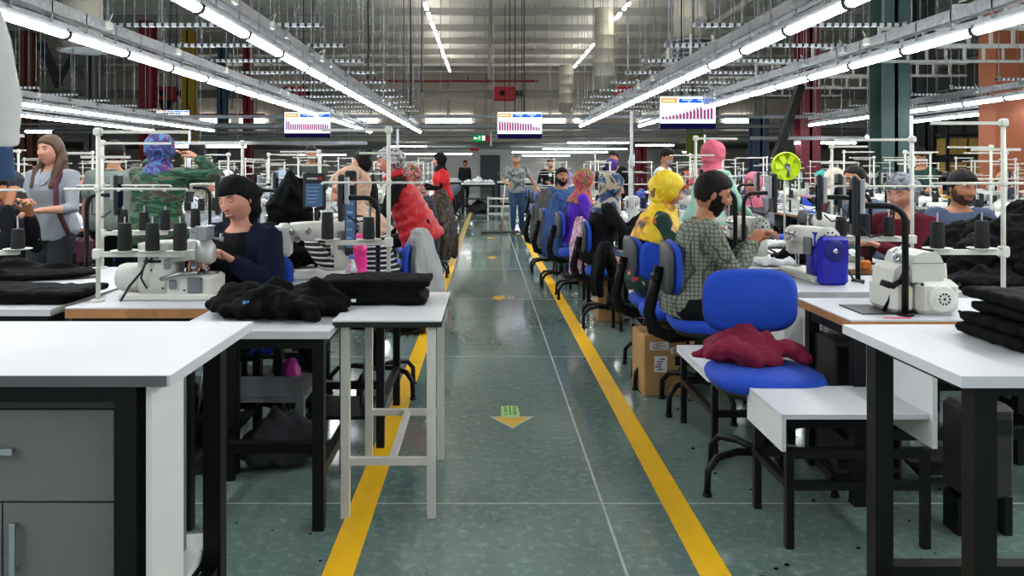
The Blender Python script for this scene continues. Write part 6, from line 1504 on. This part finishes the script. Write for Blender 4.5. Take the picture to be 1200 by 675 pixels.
def camera_in_hand(t, g):
    w = g['arms'][1][2]; m = MB(); m.rbox(w+V((-.03, .05, .07)), (.13, .05, .09), .01); m.lathe([(.03, .03), (.032, .08), (.02, .085)], w+V((-.03, .05, .07)), 14, axis='Y'); m.build('photo_camera', BLK_PLASTIC, t)
person('person in a colourful headscarf and loose green patterned shirt raising a camera, seen from behind', (-2.44, 5.70), -.12, 1.0, stand=True, lean=.03, head=(-.1, -.02, 0), RH=(.20, .22, 1.50), LH=(-.1, .25, 1.52), top=GP, bottom=BLKT, scarf='hijab', scarfm=mat_pattern('multi_bright', ['#16183c', '#22306a', '#3c86b4', '#5a2c74', '#241f54', '#2c4a8c', '#b85a4a'], 13, 'noise', .7, 3, 1.5), drape=-1, fat=1.16, vox=.012, extras=camera_in_hand, elbow_out=1.2)
person('seated worker in a speckled grey-brown headscarf and white top, behind the green patterned shirt', (-2.93, 7.75), -P_/2-.2, 1.0, .65, lean=.15, head=(0, -.1, 0), top=mat('white_top', '#c2c9d0', .85), over=None, bottom=C_('royal_skirt', '#1c2f9c'), scarf='hijab', scarfm=mat_pattern('speckled', ['#4f4c42', '#6e6a5c', '#a39c88', '#47443c'], 40, 'noise', .8), vox=.015)
person('young man at the far left frame edge lifting his hand to his chin', (-3.45, 5.15), -P_/2-.15, 1.02, .64, lean=.2, head=(0, -.15, 0), RH=(.03, .30, 1.17), LH=(-.1, .35, 1.1), female=False, skin=SKIN_T, top=C_('black_jacket_cloth', '#16181c'), bottom=mat('grey_trouser', '#3a3c3e', .85), hair=hair_short(.02), eyes='open', vox=.012)
person('woman in a dark grey headscarf with a pink and cream neckline behind the far-left man', (-4.18, 6.85), P_-.5, .98, .65, lean=.08, head=(.1, 0, 0), top=C_('black_top', '#151617'), bottom=BLKT, scarf='hijab', scarfm=C_('slate_scarf', '#34383e'), vox=.014, RH=(.2, .3, .9), extras=lambda t, g: MB().tube([g['N']+g['X1']*.07+g['Y1']*.10+g['a']*.04, g['N']+g['X1']*.01+g['Y1']*.18-g['a']*.12], [.02, .03], 8).build('neck_shawl', mat('shawl_pink', '#c98a94', .85, var=.3, vscale=30), t))
# workers further back in the rows
RW = random.Random(9)
extra = [(-1.02, 11.8, P_/2, 'olive', '#4a4f3a', '#6a5c4a'), (-2.9, 10.3, -P_/2, 'dusty blue', '#5a6a80', '#8894a8'), (-3.97, 9.5, P_/2, 'sand', '#3a3c44', '#b09a78'), (-3.97, 12.2, P_/2, 'white', '#2c3138', '#c4c4c0'), (-5.95, 10.9, -P_/2, 'brown', '#6a3a30', '#4a3020'), (-7.2, 12.7, P_/2, 'teal', '#30383c', '#2c6a6a'), (1.12, 12.3, -P_/2, 'lilac', '#2e2c44', '#8c7aa8'), (3.05, 11.3, P_/2, 'rust', '#2a3038', '#a0482c'), (3.93, 8.9, -P_/2, 'cream', '#5a3038', '#c9bfa8'), (3.93, 11.6, -P_/2, 'navy blue', '#8a8f94', '#20284c'), (5.85, 13.0, P_/2, 'turquoise', '#34302c', '#3aa098'), (8.95, 13.1, P_/2, 'peach', '#3c4450', '#cc9078')]
for (x, y, rz, nm, tc, sc) in extra:
    person('worker in a %s headscarf seated in the machine rows' % nm, (x, y), rz+RW.uniform(-.2, .2), RW.uniform(.96, 1.04), .65, lean=RW.uniform(.12, .28), head=(RW.uniform(-.2, .2), -.2, 0), top=C_('wtop_'+tc[1:], tc), bottom=BLKT, scarf='hijab', scarfm=mat('wscarf_'+sc[1:], sc, .85, var=.2, vscale=25), vox=.021)
# ---------------------------------------------------------------- camera, light, view
cam = bpy.data.cameras.new('camera'); co = bpy.data.objects.new('camera', cam); COL.objects.link(co)
co.location = (0, 0, EYE); co.rotation_euler = (PI/2, 0, 0)
cam.sensor_width = 36; cam.lens = 27
cam.shift_x = (600-CX)/1200; cam.shift_y = -(337.5-CY)/1200
cam.clip_start = .05; cam.clip_end = 200
scn.camera = co
w = bpy.data.worlds.new('world'); scn.world = w; w.use_nodes = True
w.node_tree.nodes['Background'].inputs['Color'].default_value = (.7,.75,.8,1); w.node_tree.nodes['Background'].inputs['Strength'].default_value = .65
scn.view_settings.view_transform = 'Standard'; scn.view_settings.look = 'None'; scn.view_settings.gamma = 1; scn.view_settings.use_curve_mapping = False
scn.view_settings.exposure = EXPO
scn.cycles.use_denoising = True
scn.cycles.max_bounces = 6; scn.cycles.diffuse_bounces = 4; scn.cycles.glossy_bounces = 3
scn.cycles.sample_clamp_indirect = 6
bpy.data.batch_remove(JUNK); bpy.data.scenes.remove(TMP)
